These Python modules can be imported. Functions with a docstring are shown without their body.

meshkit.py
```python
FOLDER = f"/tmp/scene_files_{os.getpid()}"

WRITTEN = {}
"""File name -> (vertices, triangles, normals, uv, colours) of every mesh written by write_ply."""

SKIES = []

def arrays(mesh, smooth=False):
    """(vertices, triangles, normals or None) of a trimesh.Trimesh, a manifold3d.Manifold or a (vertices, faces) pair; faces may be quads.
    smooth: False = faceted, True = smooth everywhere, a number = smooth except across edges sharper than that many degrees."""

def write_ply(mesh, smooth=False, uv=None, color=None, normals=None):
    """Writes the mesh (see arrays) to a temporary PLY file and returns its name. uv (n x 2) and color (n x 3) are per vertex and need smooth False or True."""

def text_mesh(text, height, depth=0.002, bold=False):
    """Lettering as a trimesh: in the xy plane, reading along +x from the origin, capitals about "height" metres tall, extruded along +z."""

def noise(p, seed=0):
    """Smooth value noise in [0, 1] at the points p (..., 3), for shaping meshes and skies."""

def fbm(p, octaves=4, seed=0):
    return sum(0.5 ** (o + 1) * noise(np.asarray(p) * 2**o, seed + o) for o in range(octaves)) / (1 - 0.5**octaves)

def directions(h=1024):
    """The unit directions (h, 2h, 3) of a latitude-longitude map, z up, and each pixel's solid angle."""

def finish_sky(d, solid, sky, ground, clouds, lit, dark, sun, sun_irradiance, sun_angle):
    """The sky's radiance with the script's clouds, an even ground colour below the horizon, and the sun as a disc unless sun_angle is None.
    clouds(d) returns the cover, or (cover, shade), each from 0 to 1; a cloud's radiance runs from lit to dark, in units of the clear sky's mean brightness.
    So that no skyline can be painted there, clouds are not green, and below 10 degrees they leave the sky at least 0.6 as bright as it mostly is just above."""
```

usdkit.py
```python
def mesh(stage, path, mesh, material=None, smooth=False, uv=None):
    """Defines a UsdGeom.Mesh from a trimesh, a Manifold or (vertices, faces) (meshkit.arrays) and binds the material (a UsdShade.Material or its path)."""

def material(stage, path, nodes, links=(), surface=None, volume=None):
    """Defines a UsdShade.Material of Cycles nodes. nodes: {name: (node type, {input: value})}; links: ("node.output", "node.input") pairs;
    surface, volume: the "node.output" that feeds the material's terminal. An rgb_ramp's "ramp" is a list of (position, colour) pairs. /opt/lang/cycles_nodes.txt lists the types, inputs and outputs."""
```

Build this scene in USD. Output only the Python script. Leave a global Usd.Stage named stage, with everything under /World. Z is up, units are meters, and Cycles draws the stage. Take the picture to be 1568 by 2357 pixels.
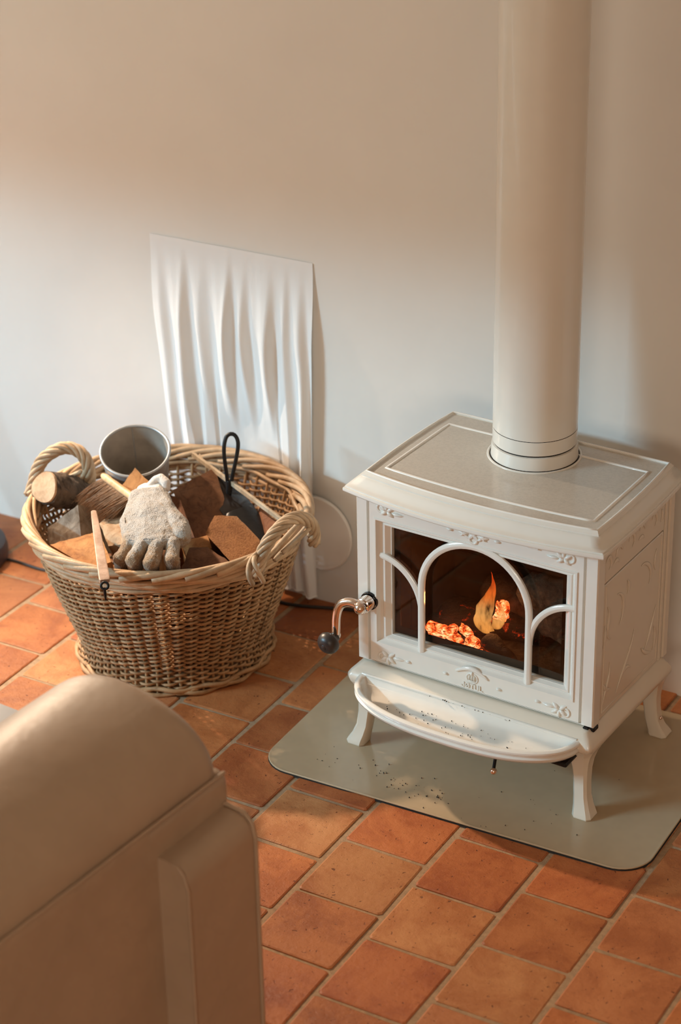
import math, random
import numpy as np
import trimesh
import manifold3d as m3
import usdkit, meshkit
from pxr import Usd, UsdGeom, UsdLux, UsdShade, Gf, Sdf, Vt

stage = Usd.Stage.CreateInMemory()
UsdGeom.SetStageUpAxis(stage, 'Z')
UsdGeom.SetStageMetersPerUnit(stage, 1.0)
UsdGeom.Xform.Define(stage, '/World')
UsdGeom.Scope.Define(stage, '/World/Looks')
RNG = np.random.default_rng(7)
random.seed(7)
PI = math.pi

# ------------------------------------------------------------------ camera
W_PX, H_PX, F_PX = 1568, 2357, 5050.0
PITCH, ROLL, YAW = 0.46922596, -0.0206726, -0.53275828
CAM = np.array([2.31293705, -4.0796637, 2.65822647])
def camera_axes():
    cp, sp = math.cos(PITCH), math.sin(PITCH)
    f = np.array([math.sin(YAW) * cp, math.cos(YAW) * cp, -sp])
    r = np.array([math.cos(YAW), -math.sin(YAW), 0])
    u = np.cross(r, f)
    return r * math.cos(ROLL) + u * math.sin(ROLL), -r * math.sin(ROLL) + u * math.cos(ROLL), f
cam = UsdGeom.Camera.Define(stage, '/World/camera')
_r, _u, _f = camera_axes()
cam.AddTransformOp().Set(Gf.Matrix4d(*[*map(float, _r), 0], *[*map(float, _u), 0], *[*map(float, -_f), 0], *[*map(float, CAM), 1]))
cam.CreateHorizontalApertureAttr(24.0)
cam.CreateVerticalApertureAttr(24.0 * H_PX / W_PX)
cam.CreateFocalLengthAttr(F_PX / W_PX * 24.0)
cam.CreateClippingRangeAttr(Gf.Vec2f(0.05, 60))
cam.CreateFStopAttr(2.8)
cam.CreateFocusDistanceAttr(4.62)
cam.CreateExposureAttr(-0.17)

# ------------------------------------------------------------------ light
dome = UsdLux.DomeLight.Define(stage, '/World/sky')  # even warm ambient fill, added for the room
dome.CreateColorAttr(Gf.Vec3f(1.0, 0.80, 0.60))
dome.CreateIntensityAttr(0.15)
def look_at(prim, pos, target, up=(0, 0, 1)):
    z = np.array(pos, float) - np.array(target, float); z /= np.linalg.norm(z)
    x = np.cross(up, z); x /= np.linalg.norm(x); y = np.cross(z, x)
    prim.AddTransformOp().Set(Gf.Matrix4d(*[*map(float, x), 0], *[*map(float, y), 0], *[*map(float, z), 0], *[*map(float, pos), 1]))
SKY_POS = np.array([-3.6, -3.9, 2.24])
day = UsdLux.RectLight.Define(stage, '/World/window_daylight')     # unseen daylight source, placed to light the lower wall and stove front
day.CreateWidthAttr(1.3); day.CreateHeightAttr(0.17)
day.CreateColorAttr(Gf.Vec3f(0.46, 0.79, 1.0))
day.CreateIntensityAttr(365.0)
look_at(day, SKY_POS, (0.2, -0.3, 0.4))
blind = UsdLux.RectLight.Define(stage, '/World/upper_window_daylight')   # added warm fill for the upper wall; no window opens here
blind.CreateWidthAttr(3.3); blind.CreateHeightAttr(0.6)
blind.CreateColorAttr(Gf.Vec3f(1.0, 0.85, 0.69))
blind.CreateIntensityAttr(3.9)
look_at(blind, (-2.5, -2.06, 2.1), (-2.5, 0.0, 2.1))

rear = UsdLux.RectLight.Define(stage, '/World/rear_window_daylight')      # added warm fill from behind the camera for the back wall
rear.CreateWidthAttr(2.2); rear.CreateHeightAttr(1.1)
rear.CreateColorAttr(Gf.Vec3f(1.0, 0.86, 0.70))
rear.CreateIntensityAttr(10.5)
look_at(rear, (1.9, -5.5, 1.7), (0.6, 0.0, 1.2))

# ------------------------------------------------------------------ helpers
USED = {}
def numbered(path):
    n = USED.get(path, 0); USED[path] = n + 1
    return path if n == 0 else f'{path}_{n:03d}'
def tag(p, label=None, cat=None, group=None, kind=None):
    p = p.GetPrim() if hasattr(p, 'GetPrim') else p
    for k, v in (('label', label), ('category', cat), ('group', group), ('kind', kind)):
        if v: p.SetCustomDataByKey(k, v)
    return p
def thing(name, label=None, cat=None, loc=(0, 0, 0), rotz=0.0, group=None, kind=None):
    x = UsdGeom.Xform.Define(stage, numbered('/World/' + name))
    x.AddTranslateOp().Set(Gf.Vec3d(*map(float, loc)))
    if rotz: x.AddRotateZOp().Set(float(rotz))
    x.GetPrim().SetCustomDataByKey('at', '')
    x.GetPrim().ClearCustomDataByKey('at')
    ORIGIN[str(x.GetPath())] = (np.array(loc, float), float(rotz))
    return tag(x, label, cat, group, kind)
ORIGIN = {}
def part(name, mesh, mat, parent=None, smooth=30, label=None, kind=None, world=False):
    """One Mesh prim under parent (or /World). world=True: vertices are given in world coordinates and are moved into the thing's own frame."""
    base = str(parent.GetPath()) if parent is not None else '/World'
    if hasattr(mesh, 'build'): mesh = mesh.build()
    if world and base in ORIGIN:
        loc, rz = ORIGIN[base]
        v, f = np.array(mesh.vertices) - loc, np.array(mesh.faces)
        a = -math.radians(rz); c, s = math.cos(a), math.sin(a)
        v = v @ np.array([[c, -s, 0], [s, c, 0], [0, 0, 1]]).T
        mesh = trimesh.Trimesh(v, f, process=False)
    p = usdkit.mesh(stage, numbered(base + '/' + name), mesh, mat, smooth=smooth)
    return tag(p, label, kind=kind)
def solo(name, mesh, mat, label, cat, smooth=30, group=None, kind=None, parent=None):
    p = part(name, mesh, mat, parent, smooth)
    return tag(p, label, cat, group, kind)

class G:
    """Collects pieces of ONE mesh."""
    def __init__(self): self.v, self.f, self.n = [], [], 0
    def add(self, v, f):
        v = np.asarray(v, float).reshape(-1, 3); f = np.asarray(f, int)
        if f.shape[1] == 4: f = np.vstack([f[:, [0, 1, 2]], f[:, [0, 2, 3]]])
        self.v.append(v); self.f.append(f + self.n); self.n += len(v); return self
    def mesh(self, m): return self.add(np.array(m.vertices), np.array(m.faces))
    def build(self): return trimesh.Trimesh(np.vstack(self.v), np.vstack(self.f), process=False)
    def loft(self, rings, caps=(True, True), closed=True, loop=False):
        rings = np.asarray(rings, float); n, m = rings.shape[:2]; base = np.arange(n * m).reshape(n, m)
        a = base if not loop else np.vstack([base, base[:1]])
        if closed: a = np.hstack([a, a[:, :1]])
        q = np.stack([a[:-1, :-1], a[:-1, 1:], a[1:, 1:], a[1:, :-1]], -1).reshape(-1, 4)
        v = rings.reshape(-1, 3); fs = [q[:, [0, 1, 2]], q[:, [0, 2, 3]]]; extra = []
        if closed and not loop:
            for end, on in ((0, caps[0]), (n - 1, caps[1])):
                if on:
                    c = len(v) + len(extra); extra.append(rings[end].mean(0)); r = base[end]; r2 = np.roll(r, -1)
                    t = np.stack([np.full(m, c), r, r2], 1) if end else np.stack([np.full(m, c), r2, r], 1)
                    fs.append(t)
        v = np.vstack([v, extra]) if extra else v
        return self.add(v, np.vstack(fs))
    def tube(self, pts, rad, sides=8, closed=False, flat=1.0, up=None, caps=True):
        p = np.asarray(pts, float); n = len(p); rad = np.broadcast_to(np.asarray(rad, float), (n,))
        t = (np.roll(p, -1, 0) - np.roll(p, 1, 0)) if closed else np.gradient(p, axis=0)
        t /= np.linalg.norm(t, axis=1, keepdims=True) + 1e-12
        if up is not None:
            a = np.cross(t, np.asarray(up, float)); a /= np.linalg.norm(a, axis=1, keepdims=True) + 1e-12
        else:
            a = np.zeros_like(p); h = np.array([0, 0, 1.0]) if abs(t[0, 2]) < .9 else np.array([1.0, 0, 0])
            a[0] = np.cross(t[0], h); a[0] /= np.linalg.norm(a[0])
            for i in range(1, n):
                w = a[i - 1] - t[i] * (a[i - 1] @ t[i]); a[i] = w / (np.linalg.norm(w) + 1e-12)
        b = np.cross(t, a); ang = np.arange(sides) * 2 * PI / sides
        rings = p[:, None] + rad[:, None, None] * (np.cos(ang)[None, :, None] * a[:, None] + flat * np.sin(ang)[None, :, None] * b[:, None])
        return self.loft(rings, (caps, caps), loop=closed)
    def lathe(self, prof, seg=48, axis='z', at=(0, 0, 0), closed_ends=(False, False)):
        ang = np.arange(seg) * 2 * PI / seg; prof = np.asarray(prof, float)
        r = np.stack([prof[:, 0:1] * np.cos(ang), prof[:, 0:1] * np.sin(ang), np.repeat(prof[:, 1:2], seg, 1)], -1)
        if axis == 'y': r = np.stack([r[..., 0], -r[..., 2], r[..., 1]], -1)    # profile height runs towards -y
        if axis == 'x': r = np.stack([r[..., 2], r[..., 0], r[..., 1]], -1)
        return self.loft(r + np.asarray(at, float), closed_ends)
    def box(self, lo, hi, bev=0.0):
        lo, hi = np.asarray(lo, float), np.asarray(hi, float)
        if bev <= 0:
            m = trimesh.creation.box(hi - lo); m.apply_translation((lo + hi) / 2); return self.mesh(m)
        x0, y0, z0 = lo; x1, y1, z1 = hi; b = min(bev, (hi - lo).min() / 2.01)
        pts = []
        for sx in (0, 1):
            for sy in (0, 1):
                for sz in (0, 1):
                    c = np.array([[x0, x1][sx], [y0, y1][sy], [z0, z1][sz]]); d = np.array([1 - 2 * sx, 1 - 2 * sy, 1 - 2 * sz]) * b
                    for k in range(3):
                        o = d.copy(); o[k] = 0; pts.append(c + o)
        return self.mesh(trimesh.convex.convex_hull(np.array(pts)))
    def ball(self, c, r, sub=2, sc=(1, 1, 1)):
        m = trimesh.creation.icosphere(sub, 1.0); return self.add(np.array(m.vertices) * r * np.asarray(sc) + np.asarray(c, float), np.array(m.faces))
    def moved(self, T):
        return trimesh.transform_points
def spline(pts, n):
    from scipy.interpolate import CubicSpline
    p = np.asarray(pts, float); d = np.r_[0, np.cumsum(np.linalg.norm(np.diff(p, axis=0), axis=1))]
    return CubicSpline(d, p)(np.linspace(0, d[-1], n))
def tf(mesh, rot=None, loc=(0, 0, 0)):
    v = np.array(mesh.vertices)
    if rot is not None: v = v @ np.asarray(rot).T
    return trimesh.Trimesh(v + np.asarray(loc, float), np.array(mesh.faces), process=False)
def frame(z, x=(1, 0, 0)):
    z = np.asarray(z, float); z = z / np.linalg.norm(z); x = np.asarray(x, float); x = x - z * (x @ z); x /= np.linalg.norm(x)
    return np.stack([x, np.cross(z, x), z], 1)
def to_tm(man):
    m = man.to_mesh(); return trimesh.Trimesh(np.array(m.vert_properties[:, :3], float), np.array(m.tri_verts), process=False)

# ------------------------------------------------------------------ materials
LOOK = '/World/Looks/'
def M(name, nodes, links, surface='p.BSDF', volume=None):
    return usdkit.material(stage, LOOK + name, nodes, links, surface=surface, volume=volume)
def simple(name, col, rough=.5, metal=0.0, coat=0.0, spec=.5, noise=0.0, scale=20.0, bump=0.0, bscale=60.0, dark=None, **kw):
    nodes = {'p': ('principled_bsdf', dict(base_color=col, roughness=rough, metallic=metal, coat_weight=coat, specular_ior_level=spec, **kw)), 'tc': ('texture_coordinate', {})}
    links = []
    if noise > 0:
        c0 = tuple(c * (1 - noise) for c in col) if dark is None else dark
        c1 = tuple(min(1, c * (1 + noise * .6)) for c in col)
        nodes['n'] = ('noise_texture', dict(scale=scale, detail=5.0, roughness=.6))
        nodes['r'] = ('rgb_ramp', {'ramp': [(.3, c0), (.7, c1)]})
        links += [('tc.object', 'n.vector'), ('n.fac', 'r.fac'), ('r.color', 'p.base_color')]
    if bump > 0:
        nodes['bn'] = ('noise_texture', dict(scale=bscale, detail=4.0)); nodes['b'] = ('bump', dict(strength=1.0, distance=bump))
        links += [('tc.object', 'bn.vector'), ('bn.fac', 'b.height'), ('b.normal', 'p.normal')]
    return M(name, nodes, links)
mats = {}
mats['plaster'] = simple('plaster', (.80, .765, .715), .85, spec=.2, noise=.03, scale=3.0, bump=.0012, bscale=14.0)
mats['ochre'] = simple('ochre_limewash', (.74, .50, .30), .9, spec=.1)  # warm tone picked so the unseen right wall bounces warm light
mats['ceiling'] = simple('ceiling_paint', (.8, .77, .72), .9, spec=.1)
mats['grout'] = simple('grout', (.40, .265, .155), .9, noise=.25, scale=60.0, bump=.001, bscale=300.0)
def tile_material(name, col, col2):
    nodes = {'tc': ('geometry', {}), 'n': ('noise_texture', dict(scale=7.0, detail=9.0, roughness=.70, distortion=.5)), 'r': ('rgb_ramp', {'ramp': [(.24, tuple(c * .86 for c in col2)), (.40, col2), (.55, tuple(c * 1.06 for c in col)), (.75, tuple(min(1, c * k) for c, k in zip(col, (1.22, 1.36, 1.5))))]}),
             'sp': ('noise_texture', dict(scale=115.0, detail=3.0, roughness=.55, distortion=.6)), 'sr': ('rgb_ramp', {'ramp': [(.0, (.10, .045, .02)), (.285, (.20, .09, .04)), (.335, (.95, .93, .92)), (.40, (1, 1, 1))]}),
             'w': ('white_noise_texture', {}), 'sm': ('mix', dict(mix_type='multiply', fac=.8)),
             'oi': ('object_info', {}), 'hv': ('hsv', dict(hue=.5, saturation=1.0, fac=1.0)), 'mv': ('map_range', dict(from_min=0.0, from_max=1.0, to_min=.84, to_max=1.14)),
             'bn': ('noise_texture', dict(scale=55.0, detail=6.0, roughness=.7)), 'b': ('bump', dict(strength=1.0, distance=.0022)),
             'b2': ('bump', dict(strength=.7, distance=.0015)), 'rr': ('map_range', dict(from_min=.3, from_max=.7, to_min=.42, to_max=.62)),
             'p': ('principled_bsdf', dict(roughness=.5, specular_ior_level=.35))}
    links = [('tc.position', 'n.vector'), ('n.fac', 'r.fac'), ('tc.position', 'sp.vector'), ('sp.fac', 'sr.fac'), ('r.color', 'sm.color1'), ('sr.color', 'sm.color2'), ('sm.color', 'hv.color'),
             ('oi.random', 'mv.value'), ('mv.result', 'hv.value'), ('hv.color', 'p.base_color'), ('tc.position', 'bn.vector'), ('bn.fac', 'b.height'), ('sr.color', 'b2.height'), ('b.normal', 'b2.normal'), ('b2.normal', 'p.normal'), ('n.fac', 'rr.value'), ('rr.result', 'p.roughness')]
    return M(name, nodes, links)
TILE = [tile_material('terracotta_orange', (.48, .170, .055), (.38, .118, .036)), tile_material('terracotta_red', (.42, .135, .043), (.34, .094, .03)),
        tile_material('terracotta_sand', (.49, .215, .082), (.42, .155, .052)), tile_material('terracotta_rose', (.46, .175, .066), (.37, .125, .045))]
def enamel(name, col, speckle=0.0, rough=.16, bump=.0006):
    nodes = {'tc': ('texture_coordinate', {}), 'n': ('noise_texture', dict(scale=170.0 if speckle else 12.0, detail=3.0, roughness=.6)), 'r': ('rgb_ramp', {'ramp': [(.36, tuple(c * (1 - .5 * speckle - .02) for c in col)), (.58, col)]}),
             'bn': ('noise_texture', dict(scale=28.0, detail=2.0)), 'b': ('bump', dict(strength=1.0, distance=bump)),
             'p': ('principled_bsdf', dict(roughness=rough, specular_ior_level=.5, coat_weight=.35, coat_roughness=.06))}
    return M(name, nodes, [('tc.object', 'n.vector'), ('n.fac', 'r.fac'), ('r.color', 'p.base_color'), ('tc.object', 'bn.vector'), ('bn.fac', 'b.height'), ('b.normal', 'p.normal')])
mats['enamel'] = enamel('cream_enamel', (.78, .74, .665))
mats['bead'] = enamel('pale_bead_enamel', (.88, .845, .78))
mats['enamel_side'] = enamel('cream_enamel_side', (.75, .665, .545), rough=.28)  # front enamel again, shade of the sides put into its colour
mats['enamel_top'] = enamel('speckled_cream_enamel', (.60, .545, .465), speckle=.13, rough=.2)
mats['pipe'] = enamel('flue_enamel', (.80, .755, .675), rough=.3, bump=.0)
mats['pad'] = simple('hearth_plate_enamel', (.49, .375, .24), .16, coat=.3, noise=.03, scale=30.0)
mats['dark_gap'] = simple('dark_joint', (.03, .025, .02), .8)  # near-black for joints and for painted gap shade
mats['black_iron'] = simple('black_iron', (.011, .010, .010), .38, spec=.3, noise=.3, scale=50.0, bump=.0006, bscale=120.0)
mats['black_gloss'] = simple('black_gloss_metal', (.012, .009, .008), .14, spec=.35)
mats['soot'] = simple('firebox_liner', (.060, .034, .023), .85, noise=.45, scale=14.0, bump=.002, bscale=30.0)
mats['nickel'] = simple('copper_tinted_nickel', (.80, .66, .57), .13, metal=1.0)
mats['knob'] = simple('dark_turned_wood', (.035, .028, .025), .38, noise=.3, scale=40.0)
mats['leather'] = simple('beige_leather', (.44, .315, .215), .48, spec=.4, noise=.10, scale=5.0, bump=.0015, bscale=25.0)
mats['leather_seat'] = simple('grey_seat_leather', (.36, .34, .32), .45, spec=.4, noise=.08, scale=5.0)
mats['cable'] = simple('black_cable', (.02, .016, .014), .5)
mats['vent'] = simple('white_vent_cover', (.84, .79, .73), .6, noise=.04, scale=12.0)
mats['lamp_metal'] = simple('lamp_dark_metal', (.06, .05, .055), .4, metal=.5)
mats['ash'] = simple('grey_ash', (.10, .085, .075), .95, noise=.5, scale=60.0, bump=.004, bscale=80.0)
mats['crumb'] = simple('charcoal_crumbs', (.03, .025, .022), .9)
mats['chip'] = simple('pale_wood_chip', (.78, .68, .52), .7)
def wicker_material(name, col, dark):
    nodes = {'g': ('geometry', {}), 'n': ('noise_texture', dict(scale=26.0, detail=4.0, roughness=.6)), 'r': ('rgb_ramp', {'ramp': [(.25, dark), (.55, col), (.85, tuple(min(1, c * 1.2) for c in col))]}),
             'ri': ('map_range', dict(from_min=0.0, from_max=1.0, to_min=.82, to_max=1.15)), 'hv': ('hsv', dict(hue=.5, saturation=1.0, fac=1.0)), 'oi': ('object_info', {}),
             'n2': ('noise_texture', dict(scale=260.0, detail=2.0)), 'b': ('bump', dict(strength=.6, distance=.0008)), 'p': ('principled_bsdf', dict(roughness=.5, specular_ior_level=.35))}
    return M(name, nodes, [('g.position', 'n.vector'), ('n.fac', 'r.fac'), ('r.color', 'hv.color'), ('oi.random', 'ri.value'), ('ri.result', 'hv.value'), ('hv.color', 'p.base_color'), ('g.position', 'n2.vector'), ('n2.fac', 'b.height'), ('b.normal', 'p.normal')])
mats['wicker'] = wicker_material('wicker_weave', (.47, .28, .14), (.28, .145, .06))
mats['wicker_rim'] = wicker_material('wicker_rim', (.55, .37, .22), (.39, .23, .115))
mats['wicker_rope'] = wicker_material('wicker_rope', (.46, .33, .21), (.30, .19, .10))
def wood(name, col, dark, scale=7.0, dist=1.2, squash=(1, 1, .12), rough=.7, bump=.0012):
    nodes = {'tc': ('texture_coordinate', {}), 'mp': ('mapping', dict(scale=squash)), 'n': ('noise_texture', dict(scale=scale * 8, detail=6.0, roughness=.65, distortion=dist)), 'r': ('rgb_ramp', {'ramp': [(.30, dark), (.52, col), (.75, tuple(min(1, c * 1.2) for c in col))]}),
             'n2': ('noise_texture', dict(scale=14.0, detail=3.0)), 'r2': ('rgb_ramp', {'ramp': [(.35, (.62, .56, .5)), (.6, (1, 1, 1))]}), 'mm': ('mix', dict(mix_type='multiply', fac=.8)),
             'b': ('bump', dict(strength=1.0, distance=bump)), 'p': ('principled_bsdf', dict(roughness=rough, specular_ior_level=.25))}
    return M(name, nodes, [('tc.object', 'mp.vector'), ('mp.vector', 'n.vector'), ('n.fac', 'r.fac'), ('tc.object', 'n2.vector'), ('n2.fac', 'r2.fac'), ('r.color', 'mm.color1'), ('r2.color', 'mm.color2'), ('mm.color', 'p.base_color'), ('n.fac', 'b.height'), ('b.normal', 'p.normal')])
mats['wood_orange'] = wood('split_wood_orange', (.47, .225, .08), (.31, .13, .045))
mats['wood_pale'] = wood('split_wood_pale', (.50, .355, .225), (.38, .20, .09))
mats['wood_brown'] = wood('split_wood_brown', (.18, .082, .038), (.10, .042, .019))
mats['wood_red'] = wood('split_wood_red', (.25, .115, .062), (.15, .06, .034))
mats['wood_grey'] = wood('weathered_wood', (.38, .33, .27), (.22, .16, .11))
mats['sawn_brown'] = wood('sawn_rough_wood', (.36, .165, .062), (.24, .10, .036), scale=30.0, dist=.4, squash=(1, 1, 1), bump=.003)
mats['end_grain'] = wood('pale_end_grain', (.66, .46, .30), (.54, .35, .20), scale=9.0, squash=(1, .1, 1))
mats['stick'] = wood('smooth_pinkish_wood', (.52, .36, .27), (.42, .28, .2), rough=.45, bump=.0003)
mats['handle_wood'] = wood('brush_handle_wood', (.62, .42, .24), (.52, .33, .17), rough=.45, bump=.0002)
mats['lath'] = wood('pale_lath', (.52, .42, .30), (.40, .30, .2), rough=.6, bump=.0004)
mats['bark'] = wood('rough_bark', (.15, .115, .09), (.03, .022, .017), scale=5.0, dist=2.0, squash=(1, 1, .5), rough=.9, bump=.006)
mats['bristle'] = simple('brown_bristle', (.36, .20, .10), .55, noise=.35, scale=60.0)
mats['galv'] = simple('galvanised_zinc', (.43, .45, .46), .42, metal=.55, noise=.28, scale=16.0, bump=.0008, bscale=30.0)
mats['galv_in'] = simple('galvanised_zinc_inside', (.40, .365, .32), .5, metal=.3, noise=.3, scale=12.0)
mats['cuff'] = simple('white_knit', (.70, .65, .59), .9, spec=.1, bump=.0015, bscale=260.0, sheen_weight=.3)
def glove_material():
    # stains: brown towards the finger ends (object z), broken up by noise
    nodes = {'g': ('texture_coordinate', {}), 's': ('separate_xyz', {}), 'mr': ('map_range', dict(from_min=-.046, from_max=.010, to_min=1.0, to_max=0.0, clamp=True)),
             'n': ('noise_texture', dict(scale=34.0, detail=4.0, roughness=.7)), 'nm': ('map_range', dict(from_min=.3, from_max=.65, to_min=-.35, to_max=.35)), 'ad': ('math', dict(math_type='add', use_clamp=True)),
             'st': ('rgb_ramp', {'ramp': [(0.0, (.53, .50, .46)), (.3, (.50, .45, .39)), (.6, (.43, .29, .17)), (1.0, (.25, .145, .08))]}),
             'n2': ('noise_texture', dict(scale=420.0, detail=2.0)), 'r2': ('rgb_ramp', {'ramp': [(.3, (.55, .5, .45)), (.6, (1, 1, 1))]}), 'm': ('mix', dict(mix_type='multiply', fac=.7)),
             'b': ('bump', dict(strength=1.0, distance=.004)), 'p': ('principled_bsdf', dict(roughness=.95, specular_ior_level=.1, sheen_weight=.4))}
    return M('terry_glove', nodes, [('g.object', 's.vector'), ('s.z', 'mr.value'), ('g.object', 'n.vector'), ('n.fac', 'nm.value'), ('mr.result', 'ad.value1'), ('nm.result', 'ad.value2'), ('ad.value', 'st.fac'),
                                    ('g.object', 'n2.vector'), ('n2.fac', 'r2.fac'), ('st.color', 'm.color1'), ('r2.color', 'm.color2'), ('m.color', 'p.base_color'), ('n2.fac', 'b.height'), ('b.normal', 'p.normal')])
mats['glove'] = glove_material()
mats['curtain'] = M('white_curtain', {'d': ('diffuse_bsdf', dict(color=(.93, .92, .905))), 't': ('translucent_bsdf', dict(color=(.74, .72, .68))), 'm': ('mix_closure', dict(fac=.12))}, [('d.BSDF', 'm.closure1'), ('t.BSDF', 'm.closure2')], surface='m.closure')
mats['glass'] = M('stove_glass', {'t': ('transparent_bsdf', dict(color=(.84, .77, .70))), 'g': ('glossy_bsdf', dict(color=(.85, .80, .76), roughness=.02)), 'f': ('fresnel', dict(IOR=1.5)), 'ge': ('geometry', {}), 'iv': ('math', dict(math_type='subtract', value1=1.0)), 'mu': ('math', dict(math_type='multiply', use_clamp=True)), 'm': ('mix_closure', {})},
                  [('ge.backfacing', 'iv.value2'), ('f.fac', 'mu.value1'), ('iv.value', 'mu.value2'), ('mu.value', 'm.fac'), ('t.BSDF', 'm.closure1'), ('g.BSDF', 'm.closure2')], surface='m.closure')     # only the outer face mirrors: inside the slab there is no total reflection
def ember_material(name, lo, hi, strength):
    nodes = {'tc': ('texture_coordinate', {}), 'oi': ('object_info', {}), 'n': ('noise_texture', dict(scale=36.0, detail=5.0, roughness=.62, distortion=.7)), 'mp': ('mapping', dict(scale=(1.0, 1.0, 3.0))), 'n3': ('noise_texture', dict(scale=70.0, detail=3.0, roughness=.6, distortion=1.2)),
             'r': ('rgb_ramp', {'ramp': [(lo, (.0, .0, .0)), (lo + .3 * (hi - lo), (.35, .02, .002)), (lo + .65 * (hi - lo), (.95, .16, .035)), (hi, (1.0, .36, .17)), (min(1, hi + .12), (1.0, .52, .32))]}),
             'vr': ('rgb_ramp', {'ramp': [(.36, (.05, .03, .02)), (.45, (.6, .5, .45)), (.58, (1.2, 1.2, 1.2))]}), 'm': ('mix', dict(mix_type='multiply', fac=1.0)), 'b': ('bump', dict(strength=1.0, distance=.008)),
             'p': ('principled_bsdf', dict(base_color=(.04, .028, .024), roughness=.9, emission_strength=strength))}
    return M(name, nodes, [('tc.object', 'n.vector'), ('tc.object', 'mp.vector'), ('mp.vector', 'n3.vector'), ('n.fac', 'r.fac'), ('n3.fac', 'vr.fac'), ('r.color', 'm.color1'), ('vr.color', 'm.color2'), ('m.color', 'p.emission_color'), ('n3.fac', 'b.height'), ('b.normal', 'p.normal')])
mats['ember'] = ember_material('glowing_ember', .33, .54, 3.6)
mats['char'] = ember_material('charred_wood', .57, .80, 1.3)
mats['char_dark'] = simple('charred_bark', (.10, .072, .058), .9, noise=.6, scale=50.0, bump=.006, bscale=70.0)
def flame_material():
    nodes = {'tc': ('texture_coordinate', {}), 's': ('separate_xyz', {}), 'mr': ('map_range', dict(from_min=0.0, from_max=.12, to_min=0.0, to_max=1.0, clamp=True)),
             'c': ('rgb_ramp', {'ramp': [(0.0, (1.0, .45, .11)), (.30, (1.0, .56, .19)), (.62, (1.0, .25, .04)), (1.0, (.8, .07, .008))]}),
             'mp': ('mapping', dict(scale=(1.0, 1.0, .35))), 'n': ('noise_texture', dict(scale=75.0, detail=4.0)), 'lw': ('layer_weight', dict(blend=.5)), 'fr': ('rgb_ramp', {'ramp': [(.0, (.9, .9, .9)), (.35, (.6, .6, .6)), (.8, (.0, .0, .0))]}), 'nr': ('map_range', dict(from_min=.34, from_max=.62, to_min=.10, to_max=1.1)),
             'mu': ('math', dict(math_type='multiply', use_clamp=True)), 'e': ('emission', dict(strength=1.35)), 't': ('transparent_bsdf', {}), 'm': ('mix_closure', {})}
    return M('flame', nodes, [('tc.object', 's.vector'), ('s.z', 'mr.value'), ('mr.result', 'c.fac'), ('c.color', 'e.color'), ('tc.object', 'mp.vector'), ('mp.vector', 'n.vector'), ('n.fac', 'nr.value'), ('lw.facing', 'fr.fac'), ('fr.color', 'mu.value1'), ('nr.result', 'mu.value2'), ('mu.value', 'm.fac'), ('t.BSDF', 'm.closure1'), ('e.emission', 'm.closure2')], surface='m.closure')
mats['flame'] = flame_material()
mats['bulb'] = M('bulb_glow', {'e': ('emission', dict(color=(1, .60, .33), strength=25.0))}, [], surface='e.emission')
mats['shade_in'] = simple('shade_white_inside', (.8, .78, .72), .6)

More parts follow.
